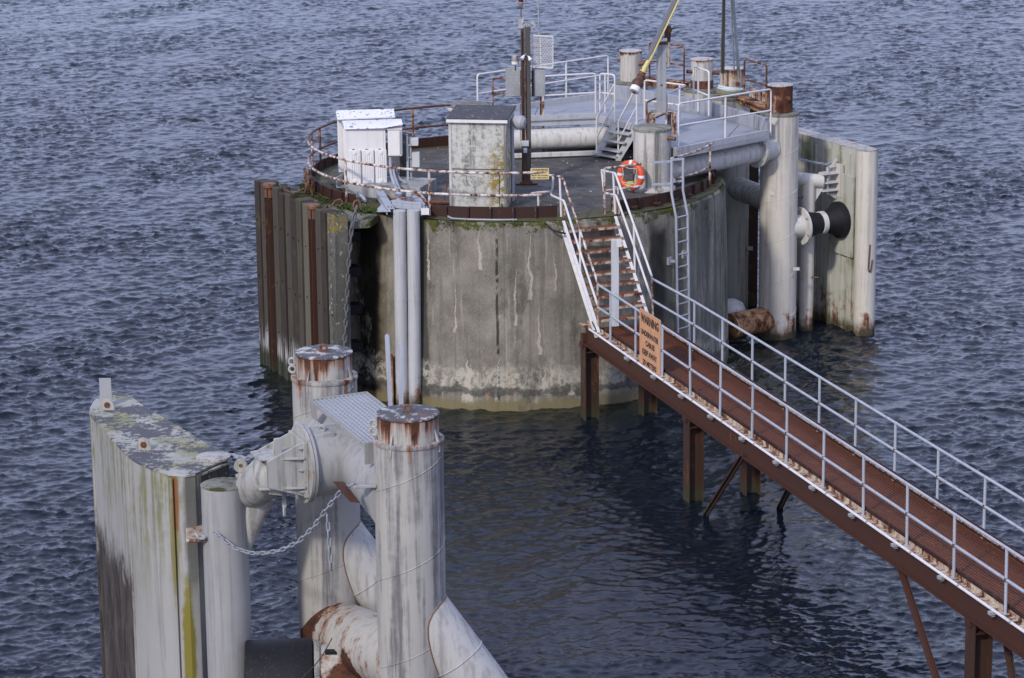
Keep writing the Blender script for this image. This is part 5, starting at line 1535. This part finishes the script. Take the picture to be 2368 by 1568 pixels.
part(MB().lathe(k0, [(.13, .06), (.15, .16), (.15, .20), (.10, .28), (.085, .36), (.10, .37), (.10, .42), (.085, .43), (.08, .55)], 20, axis=kd), 'rusty_joint', 'dark_rust', bb)
hd = part(MB().lathe(k0, [(.120, -.07), (.128, -.06), (.128, .10)], 24, axis=kd), 'end_disc', 'white_box', bb, bev=.004)
part(MB().lathe(k0, [(.04, -.10), (.045, -.07)], 10, axis=kd), 'end_nut', 'cap_rust', hd)

# ================================================================== RIGHT DOLPHIN
def spiral(mb, c, r, z0, z1, pitch=1.05, ph=0.0, w=.010):
    pts = []
    n = int(abs(z1 - z0) / pitch * 28)
    for i in range(n + 1):
        a = -ph + 2 * math.pi * (z1 - z0) * i / n / pitch
        pts.append((c.x + r * math.cos(a), c.y + r * math.sin(a), z0 + (z1 - z0) * i / n))
    return mb.tube(pts, w, 5)
def bollard_pile(c, r, rc, zs, zc, label, lug=None, m_='white_pile', mc_='right_cap', ph=0.0, lidm='right_cap_lid', name='mooring_pile', group=None):
    t = thing(name, label, 'pile', V(c.x, c.y, 0), group)
    sh = part(MB().lathe(c, [(r, -1.5), (r, zs - .01)], 56, cap=False), 'shell', m_, t)
    part(spiral(MB(), c, r, -.5, zs - .15, 1.05 if r < .49 else 1.35, ph), 'weld_seam', m_, sh)
    part(MB().lathe(c, [(r + .012, zs - .06), (r + .02, zs - .04), (r + .015, zs - .005), (rc + .01, zs + .01)], 56, cap=False), 'shoulder', 'pillar_top' if r < .49 else m_, t)
    cp_ = part(MB().lathe(c, [(rc, zs - .02), (rc, zc - .015)], 48, cap=False), 'cap_shell', mc_, t)
    part(spiral(MB(), c, rc, zs + .05, zc - .1, 1.0, ph + 2, .006), 'weld_seam', mc_, cp_)
    part(MB().lathe(c, [(rc + .012, zc - .03), (rc + .014, zc - .008), (rc - .01, zc)], 48), 'lid', lidm, t)
    return t
RP4 = BL4
RP1 = V(6.74, 69.42, 0)
rg = 'mooring piles behind the platform'
b4 = bollard_pile(RP1, .475, .315, 5.76, 6.46, 'tall white pile with a rust-brown cap at the right corner of the caisson', ph=1.2, group=None)
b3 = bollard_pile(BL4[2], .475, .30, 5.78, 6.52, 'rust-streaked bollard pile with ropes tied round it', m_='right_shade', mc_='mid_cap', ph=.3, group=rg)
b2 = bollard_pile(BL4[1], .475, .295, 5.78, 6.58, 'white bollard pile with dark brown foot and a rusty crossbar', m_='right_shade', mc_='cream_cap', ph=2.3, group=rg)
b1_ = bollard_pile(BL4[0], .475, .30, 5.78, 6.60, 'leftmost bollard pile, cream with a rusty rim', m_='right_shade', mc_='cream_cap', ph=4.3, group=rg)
part(MB().tube([BL4[1] + V(-.42, -.1, 6.25), BL4[1] + V(.45, -.12, 6.20)], .05, 12), 'crossbar', 'dark_rust', b2)
part(MB().lathe(BL4[1], [(.301, 5.80), (.301, 6.02)], 40, cap=False), 'foot_band', 'dark_rust', b2)
part(MB().tube([BL4[0] + V(.2, -.18, 6.25), BL4[0] + V(.36, -.22, 6.28)], .06, 12), 'crossbar', 'cap_rust', b1_)
part(MB().tube([BL4[0] + V(-.30, -.05, 6.33), BL4[0] + V(-.36, -.05, 6.33)], .04, 10), 'crossbar', 'cap_rust', b1_)
part(MB().lathe(BL4[2] + V(.12, -.29, 6.15), [(.0, 0), (.05, .0), (.06, .06)], 10, axis=V(.3, -1, 0)), 'crossbar_stub', 'cap_rust', b3)
part(MB().lathe(RP1 + V(.16, -.27, 6.15), [(.0, 0), (.05, .0), (.06, .06)], 10, axis=V(.5, -1, 0)), 'crossbar_stub', 'cap_rust', b4)
# ropes
def rope_loop(c, rad, z, mat, label, far, px_list, w):
    t = thing('mooring_rope', label, 'rope', c + V(0, 0, z))
    for k in range(3):
        part(MB().torus(c + V(0, 0, z + .035 * k), rad + .015 * (k % 2), w, 40, 6, axis=V(.05 * k, .06, 1)), 'turn', mat, t)
    for (xa, ya_, xb) in px_list:
        a = PY('B', xa, ya_, c.y - .15); b = PY('B', xb, -160, c.y - 5)
        n = 30; pts = [a + (b - a) * (i / n) for i in range(n + 1)]
        part(MB().tube(pts, w, 6), 'strand', mat, t)
    return t
rope_loop(BL4[2], .36, 5.84, 'rope_olive', 'dark olive mooring ropes leading up out of frame from the roped bollard', 0, [(1752, 490, 1768), (1766, 490, 1774)], .030)
rope_loop(BL4[2], .33, 5.95, 'rope_pale', 'pale green mooring ropes leading up out of frame from the roped bollard', 0, [(1838, 482, 1812), (1862, 482, 1818), (1874, 484, 1821)], .024)

# lower structure of the right dolphin: braces, arm, fender, panel
def brace(a, b, r, m_, label, nm='brace_pipe'):
    return single(MB().tube([a, b], r, 28), nm, m_, label, 'pipe')
p2 = BL4[2]
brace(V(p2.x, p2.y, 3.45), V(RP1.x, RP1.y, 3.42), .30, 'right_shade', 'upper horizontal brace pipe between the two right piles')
rb0 = V(RP1.x - .1, RP1.y - .05, .48)
rb1 = PY('D', 345, 1400, RP1.y - .9)
br = thing('rusty_brace', 'heavily rusted low pipe stub beside the foot of the right corner pile', 'pipe', rb1)
part(MB().tube([rb0, V(rb1.x, rb1.y, .48)], .33, 28), 'pipe', 'rust_brace', br)
part(MB().lathe(V(rb1.x + .1, rb1.y + .9, .45), [(.42, 0), (.40, .2), (.30, .42), (.12, .52), (.01, .54)], 24), 'white_dome', 'pipe_white', br)
# fender panel
f0 = V(8.75, 69.60, 0); f1 = V(7.01, 73.1, 0)
fd = (f1 - f0).normalized(); fo_ = V(fd.y, -fd.x, 0)          # outward (away from the caisson)
fp = thing('steel_fender_wall', 'tall white steel fender panel with algae and rust at the right edge of the pier', 'fender panel', f0)
FT = 4.74
th = .50
half = [f0 + fo_ * (th * .5) + fd * 0 + (fo_ * math.cos(a) - fd * math.sin(a)) * (th * .5) for a in [math.pi * i / 10 for i in range(11)]]
polyp = [(p.x, p.y) for p in half] + [((f1).x, (f1).y), ((f1 + fo_ * th).x, (f1 + fo_ * th).y)]
part(MB().prism(polyp, -1.2, FT - .012), 'shell', 'right_panel', fp)
fcol = f0 + fo_ * (th * .5) - fd * .02
part(MB().lathe(V(fcol.x, fcol.y, 0), [(.275, -1.2), (.275, FT - .02)], 40, cap=False), 'front_column', 'white_pile', fp)
part(MB().prism([(x + 0, y) for x, y in polyp], FT - .01, FT + .01), 'top_plate', 'near_cap', fp)
# inner face ribs
for s, w_ in ((.35, .08), (.72, .05), (1.25, .10), (1.9, .05), (2.4, .09)):
    p = f0 + fd * s - fo_ * .02
    part(MB().box(V(p.x, p.y, FT / 2 - .3), (w_, .05, FT + .3), math.atan2(fd.y, fd.x)), 'rib', 'right_panel', fp)
pc_ = f0 + fd * .55 - fo_ * .05
part(MB().box(V(pc_.x, pc_.y, 3.0), (.9, .06, 2.1), math.atan2(fd.y, fd.x)), 'doubler_plate', 'right_panel', fp, bev=.01)
part(MB().tube(soft([f0 - fd * .30 + fo_ * .2 + V(0, 0, 2.35), f0 - fd * .31 + fo_ * .15 + V(0, 0, 1.7), f0 - fd * .31 + fo_ * .22 + V(0, 0, 1.62), f0 - fd * .31 + fo_ * .27 + V(0, 0, 1.95)], .05), .018, 8), 'hook_rod', 'chain_rust', fp)
# cone fender
ca0 = PZ('D', 775, 795, 2.82); ca1 = PZ('D', 1140, 765, 2.82)
ca0 = V(RP1.x + .42, RP1.y + .05, 2.82)
tgt = f0 + fd * .62 - fo_ * .1; ca1 = V(tgt.x, tgt.y, 2.86)
cd = (ca1 - ca0).normalized(); cl_ = (ca1 - ca0).length
cf = thing('cone_fender', 'double black rubber cone fender between the right corner pile and the fender panel', 'fender', ca0)
part(MB().lathe(ca0, [(.27, -.3), (.29, .08), (.30, .16)], 32, axis=cd), 'stub_pipe', 'pipe_white', cf)
part(MB().lathe(ca0 + cd * .16, [(.30, 0), (.475, 0), (.475, .06), (.30, .06)], 40, axis=cd), 'flange', 'pipe_white', cf)
L1 = cl_ * .56
part(MB().lathe(ca0 + cd * .22, [(.42, 0), (.42, .04), (.36, .07), (.26, L1 - .30), (.27, L1 - .27)], 40, axis=cd), 'rubber_cone', 'rubber', cf)
part(MB().lathe(ca0 + cd * (L1 - .04), [(.27, 0), (.29, .01), (.29, .13), (.27, .14)], 32, axis=cd), 'middle_ring', 'pipe_white', cf)
part(MB().lathe(ca0 + cd * (L1 + .10), [(.27, 0), (.26, .04), (.40, cl_ - L1 - .24), (.47, cl_ - L1 - .2), (.47, cl_ - L1 - .10)], 40, axis=cd), 'rubber_cone', 'rubber', cf)
for k in range(6):
    a = k * math.pi / 3 + .4
    q_ = cd.to_track_quat('Z', 'Y').to_matrix() @ V(.41 * math.cos(a), .41 * math.sin(a), 0)
    part(MB().lathe(ca0 + cd * .145 + q_, [(.03, -.02), (.03, .02)], 6, axis=cd), 'bolt', 'galv_dull', cf)
# arm and hinge
ha = V(RP1.x + .3, RP1.y + .55, 3.98); hb_ = PY('D', 1005, 490, 70.7)
hg = f0 + fd * .85 - fo_ * .1
hb_ = V(hg.x, hg.y, 3.85) - fo_ * .42
arm = thing('hinged_pipe', 'white pipe arm with a hinge joining the right pile to the fender panel', 'arm', ha)
part(MB().tube([ha, hb_], .175, 24), 'pipe', 'pipe_white', arm)
vp = PZ('D', 908, 1385, 0); 
vp = ha + (hb_ - ha) * .58
part(MB().tube([V(vp.x, vp.y, -1), V(vp.x, vp.y, 3.9)], .185, 24), 'vertical_pipe', 'white_pile', arm)
part(MB().plate([V(vp.x - .2, vp.y, 3.75), V(vp.x - .1, vp.y, 2.9), V(vp.x + .05, vp.y, 3.75)], .03).plate([V(vp.x + .1, vp.y, 3.2), V(vp.x + .45, vp.y + .05, 3.78), V(vp.x + .05, vp.y, 3.75)], .03), 'gusset', 'pipe_white', arm)
for z in (4.05, 3.82, 3.62):
    part(MB().bar(V(hb_.x, hb_.y, z) - fo_ * .05, V(hg.x, hg.y, z), .26, .045), 'hinge_plate', 'pipe_white', arm)
part(MB().tube([V(hb_.x, hb_.y, 3.5) + fo_ * .16, V(hb_.x, hb_.y, 4.2) + fo_ * .16], .045, 12), 'hinge_pin', 'galv', arm)
part(MB().box(V(hg.x, hg.y, 3.85) + fo_ * .03, (.5, .06, .85), math.atan2(fd.y, fd.x)), 'hinge_base', 'pipe_white', arm)
for z in (4.18, 3.5): part(MB().plate([V(hg.x, hg.y, z), V(hg.x, hg.y, z + (.22 if z > 4 else -.15)), V(hb_.x, hb_.y, z) + fo_ * .2], .03), 'hinge_gusset', 'pipe_white', arm)
part(MB().tube([V(vp.x + .1, vp.y - .18, 1.42), V(vp.x + .28, vp.y - .22, 1.42)], .02, 8), 'stub_bolt', 'chain_rust', arm)
# chain to panel
e0 = PY('D', 785, 375, 70.0); e1 = PY('D', 1095, 385, 70.5)
chain('fender_chain', 'pale grey chain sagging from the right pile to the fender panel', [e0, (e0 + e1) / 2 + V(0, 0, -.10), e1], .11, 'chain_grey', .020)
for (x, y, nm) in ((620, 590, 'left'), (760, 1060, 'right')):
    c = PY('D', x, y, RP1.y - .42)
    part(MB().box(c, (.18 if nm == 'left' else .16, .06, .07)), 'anode_clip', 'pipe_white', b4)
c = PY('D', 468, 932, p2.y - .3)
part(MB().box(c, (.16, .06, .09)), 'anode_clip', 'right_shade', b3)
single(MB().tube(soft([PY('D', 905, 440, 70.2), PY('D', 860, 500, 70.1), PY('D', 820, 590, 70.0), PY('D', 785, 622, 69.9), PY('D', 770, 610, 69.85)], .15), .010, 6), 'loose_cable', 'black', 'thin black cable hanging from the fender arm by the right pile', 'cable')
# dark pile in the gap behind
single(MB().box((6.35, 72.9, 2.4), (.35, .35, 6.5)), 'back_pile', 'rust_hpile', 'dark rusty pile glimpsed between the two right white piles', 'pile')

# ================================================================== NEAR DOLPHIN
NC = 6.50; NS = 6.12
N1 = PZ('G', 1139, 684, NC); N1.z = 0
N2 = PZ('G', 480, 206, NC); N2.z = 0
row = (N2 - N1).normalized()                # away from the camera along the pile row
outw = V(-row.y, row.x, 0)                # towards the fender panel
if outw.x > 0: outw = -outw
n1 = bollard_pile(N1, .505, .445, NS, NC, 'nearest thick white pile with dark streaks and a rust-rimmed lichened top', m_='near_pile', mc_='near_cap', ph=-1.35, lidm='near_lid')
n2 = bollard_pile(N2, .510, .440, NS, NC, 'thick white pile with a heavily rust-stained cap behind the grating tray', m_='near_pile', mc_='near_cap', ph=-.8, lidm='near_lid')
for nn, c in ((n1, N1), (n2, N2)):
    # lid eye
    part(MB().torus(c + V(.0, -.02, NC + .06), .05, .018, 16, 8, axis=V(.2, 1, 0)).box(c + V(0, -.02, NC + .01), (.14, .05, .03)), 'lifting_eye', 'chain_rust', nn)
    # side lug with two holes
    lx = c + V(-.445, -.02, 6.28)
    mb = MB()
    mb.torus(lx + V(-.05, 0, .06), .055, .022, 16, 6, axis=V(.25, 1, 0)); mb.torus(lx + V(-.05, 0, -.06), .055, .022, 16, 6, axis=V(.25, 1, 0))
    part(mb, 'double_lug', 'flange', nn, 'rusty lug with two holes')
    # fins on the shoulder
    for a, h in ((-118, .34), (-28, .30)):
        d = V(math.cos(R_(a)), math.sin(R_(a)), 0)
        part(MB().plate([c + d * .44 + V(0, 0, 6.30), c + d * .515 + V(0, 0, 6.12), c + d * .525 + V(0, 0, 6.12 - h * .5), c + d * .49 + V(0, 0, 6.12 - h * .5)], .025), 'guide_fin', 'near_cap', nn)
# rakers
for nn, c in ((n1, N1), (n2, N2)):
    a0 = c + V(0, 0, 3.72); a1 = c + V(3.05, -.38, -.55)
    dd = (a1 - a0).normalized()
    rk = part(MB().tube([a0, a1], .41, 40), 'raker', 'raker', nn)
    # welded saddle seam where the raker meets the pile
    pts = []
    q = dd.to_track_quat('Z', 'Y').to_matrix()
    for k in range(49):
        a = 2 * math.pi * k / 48
        o = a0 + q @ V(.41 * math.cos(a), .41 * math.sin(a), 0)
        best = None
        for j in range(200):
            p = o + dd * (j * .01)
            if math.hypot(p.x - c.x, p.y - c.y) > .508: best = p; break
        if best: pts.append(best)
    part(MB().tube(pts[:-1], .011, 6, closed=True), 'weld_seam', 'red_prim', rk)
    part(MB().torus(a0 + dd * 1.18, .412, .012, 40, 5, axis=dd), 'weld_seam', 'raker', rk)
    pa_ = []
    for k in range(7):
        a = -2.6 + k * .12
        pa_.append(a0 + dd * (1.10 + .015 * k) + q @ V(.414 * math.cos(a), .414 * math.sin(a), 0))
# horizontal brace low between the piles, and the tee towards the fender
bz = 2.72
mid = (N1 + N2) / 2
bp = thing('low_brace', 'rust-blotched white brace pipes joining the two near piles low down', 'pipe', V(mid.x, mid.y, bz))
part(MB().tube([V(N2.x, N2.y, 1.88), V(N1.x, N1.y, 2.65)], .52, 40), 'pipe', 'near_brace', bp)
fz = 2.02
fo2 = V(-1, -.06, 0).normalized()
fb = PY('', 733, 1580, 40.95)
part(MB().tube([fb - fo2 * 1.6, fb], .60, 44), 'tee_pipe', 'near_brace', bp)
part(MB().lathe(fb, [(.60, -.07), (.64, -.05), (.67, .0), (.68, .03)], 48, axis=fo2), 'rim', 'near_cap', bp)
part(MB().box(fb - fo2 * .30 + V(.0, -.18, .575), (.30, .14, .04)), 'rubber_pad', 'rubber', bp)
cy_ = thing('fender_cylinder', 'big black rubber fender cylinder at the bottom between the front pipe and the piles', 'fender', fb + fo2 * .1)
part(MB().lathe(fb + fo2 * .045, [(.55, 0), (.69, .01), (.705, .05), (.71, .4), (.705, .8), (.70, 1.03), (.66, 1.05)], 56, axis=fo2), 'rubber_body', 'rubber', cy_)
part(MB().tube(soft([PY('', 768, 1475, 40.3), PY('', 740, 1525, 40.2), PY('', 700, 1568, 40.2), PY('', 670, 1590, 40.2)], .2), .009, 6), 'wire', 'black', cy_)
# saddle pipe with flange
FC = PZ('G', 322, 1085, 5.22)
ax_s = outw.copy()
bk_ = FC - ax_s * 1.35
sp = thing('saddle_pipe', 'fat pale grey pipe with a bolted flange carried between the two near piles', 'pipe', bk_)
part(MB().tube([FC - ax_s * .02, FC - ax_s * .9, bk_], .53, 48), 'pipe', 'saddle', sp)
part(MB().tube([bk_ + ax_s * .35, V(N1.x, N1.y, 5.15) + ax_s * .1], [.52, .50], 48), 'branch_pipe', 'saddle', sp)
part(MB().tube([bk_ + ax_s * .35, V(N2.x, N2.y, 5.15) + ax_s * .1], [.52, .50], 48), 'branch_pipe', 'saddle', sp)
part(MB().lathe(FC, [(.40, -.05), (.60, -.05), (.60, -.01), (.40, -.01)], 48, axis=ax_s), 'flange', 'saddle', sp)
part(MB().lathe(FC, [(.0, .0), (.60, .0), (.60, .045), (.0, .05)], 48, axis=ax_s), 'blank_flange', 'flange', sp, 'rust-streaked blank flange')
qs = ax_s.to_track_quat('Z', 'Y').to_matrix()
# sleeves and lugs on the pipe
lug = FC - ax_s * .45
part(MB().box(lug + V(-.02, -.30, .46), (.20, .03, .12), math.atan2(outw.y, outw.x)), 'pad', 'saddle', sp, bev=.01)
part(MB().torus(lug + V(-.12, -.18, .55), .045, .022, 14, 6, axis=V(.4, 1, .2)), 'lug', 'saddle', sp)
# hinge bracket: plates between flange and arm
hbk = thing('hinge_bracket', 'pale gusseted steel bracket bolted to the flange of the fat grey pipe', 'bracket', FC + ax_s * .3)
ba = FC + ax_s * .05
part(MB().box(ba + ax_s * .03, (.06, .78, .86), math.atan2(outw.y, outw.x)), 'back_plate', 'hinge', hbk, bev=.005)
L_ = .62
def tri(off, z0a, z1a, z0b, z1b, th=.035, l=L_):
    s = row * off
    return MB().plate([ba + ax_s * .06 + s + V(0, 0, z0a), ba + ax_s * .06 + s + V(0, 0, z1a), ba + ax_s * l + s + V(0, 0, z1b), ba + ax_s * l + s + V(0, 0, z0b)], th)
part(tri(-.30, -.42, .42, -.22, .18), 'side_gusset', 'hinge', hbk, bev=.004)
part(tri(.30, -.42, .42, -.22, .18), 'side_gusset', 'hinge', hbk, bev=.004)
for z in (-.26, .20):
    part(MB().plate([ba + ax_s * .06 + row * -.42 + V(0, 0, z), ba + ax_s * .06 + row * .42 + V(0, 0, z), ba + ax_s * (L_ + .1) + row * .22 + V(0, 0, z), ba + ax_s * (L_ + .1) - row * .22 + V(0, 0, z)], .035), 'shelf_plate', 'hinge', hbk, bev=.004)
part(MB().plate([ba + ax_s * .30 + row * -.06 + V(0, 0, .2), ba + ax_s * .30 + row * -.06 + V(0, 0, .46), ba + ax_s * .42 + row * -.06 + V(0, 0, .46), ba + ax_s * .46 + row * -.06 + V(0, 0, .2)], .05), 'pin_lug', 'hinge', hbk, bev=.01)
for z in (-.34, 0.0, .34):
    for o in (-.34, .34):
        part(MB().lathe(ba + ax_s * .06 + row * o + V(0, 0, z), [(.034, 0), (.034, .04), (.018, .042), (.018, .07)], 6, axis=ax_s), 'bolt', 'galv_dull', hbk)

# front vertical pipe and curved arm
VP = PZ('E', 1165, 1255, 4.76); VP = V(VP.x, VP.y, 0)
vpz = 4.76
fv = thing('front_pipe', 'white vertical pipe with a mossy chipped top close behind the near fender wall', 'pipe', VP)
part(MB().lathe(VP, [(.35, -1.3), (.35, vpz)], 44, cap=False), 'shell', 'saddle', fv)
part(MB().lathe(VP, [(.35, vpz - .001), (.358, vpz + .01), (.32, vpz + .03), (.01, vpz + .035)], 44), 'lid', 'ledge', fv)
am = thing('hinged_pipe', 'curved white pipe arm with flaked paint reaching from the front pipe to the hinge bracket', 'arm', VP + V(0, 0, 4.4))
e_end = PY('S', 885, 648, FC.y - .05)
m1 = PY('S', 800, 722, VP.y + .05); m2 = PY('S', 838, 684, (VP.y + FC.y) / 2 - .1)
part(MB().tube([m1 + (m1 - m2) * 1.0, m1, m2, e_end], [.24, .29, .32, .33], 40), 'pipe', 'hinge', am)
part(MB().sphere(e_end, .32, 32), 'rounded_end', 'hinge', am)
part(MB().tube([PY('S', 766, 1010, VP.y + .05), PY('S', 778, 930, VP.y + .05), PY('S', 800, 840, VP.y + .05), PY('S', 828, 745, VP.y + .1)], [.06, .14, .20, .26], 32), 'lower_bend', 'hinge', am)
mb = MB(); ear = PY('E', 1300, 1105, VP.y - .12)
mb.tube([ear + V(.0, -.025, 0), ear + V(0, .025, 0)], .105, 24)
part(mb, 'ear_plate', 'hinge', am); 
part(MB().tube([ear + V(.0, -.032, .01), ear + V(0, -.026, .01)], .03, 14), 'ear_hole', 'cap_rust', am)
part(MB().bar(ear + V(.0, 0, -.1), ear + V(.08, 0, -.25), .05, .2), 'ear_foot', 'hinge', am)
part(MB().bar(e_end + ax_s * .1 - row * .30 + V(0, 0, -.05), e_end - ax_s * .1 - row * .30 + V(0, 0, -.10), .03, .34), 'edge_plate', 'hinge', am)

# near fender panel
out_e = [(115, 700), (122, 655), (150, 605), (200, 558), (245, 538), (300, 527), (360, 535), (440, 565), (520, 628), (800, 795), (1145, 1005), (1187, 1050), (1192, 1062),
         (1110, 1082), (975, 1155), (940, 1172), (860, 1183), (740, 1172), (600, 1130), (480, 1075), (412, 1028), (260, 865), (135, 725)]
PT4 = 4.82
P4 = [PZ('E', x, y, PT4) for x, y in out_e]
poly4 = [(p.x, p.y) for p in P4]
ctr = V(sum(p.x for p in P4) / len(P4), sum(p.y for p in P4) / len(P4), 0)
np_ = thing('steel_fender_wall', 'tall white fender wall at lower left, its flat top covered in lichen and algae', 'fender wall', ctr)
part(MB().prism(poly4, PT4 - .42, PT4 - .02), 'head', 'panel', np_)
low4 = [(p.x, p.y) for p in [PZ('E', x, y, PT4) for x, y in out_e[:10] + [(1100, 960), (1060, 1040), (990, 1150)] + out_e[15:]]]
part(MB().prism(low4, -1.5, PT4 - .422), 'shell', 'panel', np_)
ex = [(ctr.x + (x - ctr.x) * 1.008, ctr.y + (y - ctr.y) * 1.008) for x, y in poly4]
part(MB().prism(ex, PT4 - .018, PT4 + .012), 'top_plate', 'panel_top', np_)
# vertical edge welds
for i in (20, 17, 22):
    p = P4[i]
    d = (V(p.x, p.y, 0) - ctr).normalized() * .004
    part(MB().tube([V(p.x, p.y, -1) + d, V(p.x, p.y, PT4 - .02) + d], .028, 8), 'edge_weld', 'panel', np_)
# half-round stained column and recessed lip at the near right corner
c17 = P4[16]
a_c = (P4[14] + P4[15]) / 2
cc0 = PZ('E', 880, 1130, PT4)
part(MB().lathe(V(cc0.x, cc0.y, 0), [(.245, -1.4), (.245, PT4 - .1)], 30, cap=False), 'corner_column', 'panel', np_)
for (x, y) in ((752, 1176),):
    p = PZ('E', x, y, PT4)
    part(MB().box(V(p.x, p.y - .012, PT4 / 2 - .8), (.05, .05, PT4 + 1.5)), 'edge_flange', 'panel', np_, bev=.008)
k0_, k1_ = PZ('E', 975, 1160, PT4 - .03), PZ('E', 1192, 1068, PT4 - .03)
part(MB().bar(k0_ + V(.02, -.02, -.19), k1_ + V(.02, -.02, -.19), .04, .36), 'end_recess', 'timber_con', np_, bev=.01)
part(MB().bar(k0_ + V(.03, -.03, -.02), k1_ + V(.03, -.03, -.02), .05, .03).bar(k0_ + V(.03, -.03, -.38), k1_ + V(.03, -.03, -.38), .05, .03), 'lip', 'near_cap', np_)
# eyes, disc, plate on the top
for (x, y) in ((255, 672), (540, 985)):
    c = PZ('E', x, y, PT4)
    ey = part(MB().plate([c + V(-.12, 0, 0), c + V(.12, 0, 0), c + V(.11, 0, .10), c + V(.07, 0, .19), c + V(0, 0, .215), c + V(-.07, 0, .19), c + V(-.11, 0, .10)], .035), 'lifting_eye', 'near_cap', np_)
    part(MB().tube([c + V(.0, -.03, .10), c + V(0, -.018, .10)], .05, 16), 'eye_hole', 'dark_rust', ey)
c = PZ('E', 1085, 1045, PT4 + .015)
part(MB().lathe(c, [(.27, 0), (.27, .035), (.25, .04)], 32), 'hatch_disc', 'near_cap', np_)
c = PZ('E', 246, 650, PT4)
part(MB().plate([c + V(-.105, .06, 0), c + V(.095, .06, 0), c + V(.085, .06, .50), c + V(-.11, .06, .50)], .012), 'marker_plate', 'zinc_plate', np_)
# rust shelf where the chain starts
Ysh = PZ('E', 975, 1160, PT4).y - .15
Ysh = VP.y - .02
shl = PY('F', 1065, 318, Ysh)
part(MB().box(shl + V(-.03, .22, 0), (.30, .95, .055), .12), 'chain_shelf', 'fender_shelf', np_, bev=.02)
part(MB().torus(shl + V(.05, -.22, .06), .055, .025, 14, 6, axis=V(1, .3, .5)).torus(shl + V(.12, -.24, .05), .05, .022, 14, 6), 'shackle', 'galv_dull', np_)

# chains of the near dolphin
cpx = [(494, 1230), (520, 1250), (545, 1268), (580, 1279), (615, 1279), (650, 1272), (690, 1253), (725, 1218), (755, 1177), (790, 1133), (818, 1118)]
Yc0, Yc1 = VP.y - .43, N1.y - .25
pts = [PY('', x, y, Yc0 + (Yc1 - Yc0) * (x - 494) / (818 - 494)) for x, y in cpx]
chain('sagging_chain', 'long pale chain sagging from the near fender wall up to the nearest pile', pts, .115, 'chain_grey', .0135)
tl = PY('', 757, 1190, Yc0 + (Yc1 - Yc0) * .8)
chain('chain_tail', 'short pale chain tail hanging straight down from the sagging chain', [tl, tl + V(.03, 0, -.85)], .115, 'chain_grey', .014)
far0 = PZ('E', 1150, 1008, 4.75); far1 = ba + ax_s * .3 + row * .45 + V(0, 0, .15)
chain('far_chain', 'grey chain slung from the back corner of the fender wall to the hinge bracket', [far0, (far0 + far1) / 2 + V(0, 0, -.13), far1], .15, 'chain_grey', .026)
dn0 = PY('E', 1638, 1290, FC.y)
chain('dangling_chain', 'short dark chain dangling below the hinge bracket', [dn0, dn0 + V(0, 0, -.42)], .13, 'galv_dull', .024)
sw = PY('G', 660, 1312, N1.y - .2)
rpt = single(MB().plate([sw + V(-.19, -.02, .17), sw + V(-.04, .05, .14), sw + V(.19, .02, -.17), sw + V(.05, -.05, -.13)], .015), 'rusty_plate', 'dark_rust', 'rusty square plate threaded on the sagging chain near the nearest pile', 'plate')
pd0 = PY('G', 790, 1255, N1.y - .15)
part(MB().box(pd0 + V(.02, 0, 0), (.34, .2, .05), .1), 'chain_pad', 'saddle', n1, bev=.01)
part(MB().plate([pd0 + V(-.0, 0, .02), pd0 + V(.2, 0, .02), pd0 + V(.2, 0, .24), pd0 + V(.06, 0, .16)], .03), 'chain_pad_gusset', 'saddle', n1)

# grating tray
TZ = 5.92
g = [PZ('G', 380, 597, TZ), PZ('G', 815, 538, TZ), None, PZ('G', 800, 940, TZ)]
g[2] = g[1] + g[3] - g[0]
tr_ = thing('grating_tray', 'tilted pale grey grating tray lying over the fat pipe between the near piles', 'tray', (g[0] + g[2]) / 2)
e1, e2 = g[1] - g[0], g[3] - g[0]
mb = MB()
for i in range(4): mb.bar(g[i], g[(i + 1) % 4], .03, .06)
part(mb, 'frame', 'saddle', tr_, bev=.003)
mb = MB(); nb1 = int(e1.length / .07); nb2 = int(e2.length / .11)
for k in range(1, nb1): mb.bar(g[0] + e1 * (k / nb1), g[3] + e1 * (k / nb1), .018, .03)
for k in range(1, nb2): mb.bar(g[0] + e2 * (k / nb2) + V(0, 0, .004), g[1] + e2 * (k / nb2) + V(0, 0, .004), .016, .03)
part(mb, 'grating_bars', 'grate_grey', tr_, kind='stuff')
part(MB().plate([g[0] + V(0, 0, -.03), g[0] + e2 * .08 + V(0, 0, -.03), g[0] + e2 * .08 + V(.02, 0, -.26), g[0] + V(.02, 0, -.26)], .03), 'support_lug', 'saddle', tr_)
part(MB().plate([g[3] + V(0, 0, -.03), g[3] + e1 * .15 + V(0, 0, -.03), g[3] + e1 * .15 + V(0, 0, -.3), g[3] + V(0, 0, -.3)], .03), 'support_lug', 'saddle', tr_)
# two grey strips standing behind the nearest pile
for (xt, yt, xb, yb_3, Yr, lbl) in ((977, 90, 1003, 640, N1.y + 1.9, 'taller grey flat rod standing behind the nearest pile cap'), (1083, 160, 1087, 640, N1.y + 1.5, 'shorter grey flat rod right of the taller one behind the pile cap')):
    a, b = PY('G', xt, yt, Yr), PY('G', xb, yb_3, Yr)
    d = (b - a)
    b = b + d * .25
    mb = MB(); w = .034
    pts = [b + V(-w, 0, 0), b + V(w, 0, 0)] + [a + V(w * math.cos(t), 0, w * math.sin(t)) for t in [math.pi * i / 6 for i in range(7)]]
    single(mb.plate(pts, .02), 'flat_rod', 'galv', lbl, 'rod')
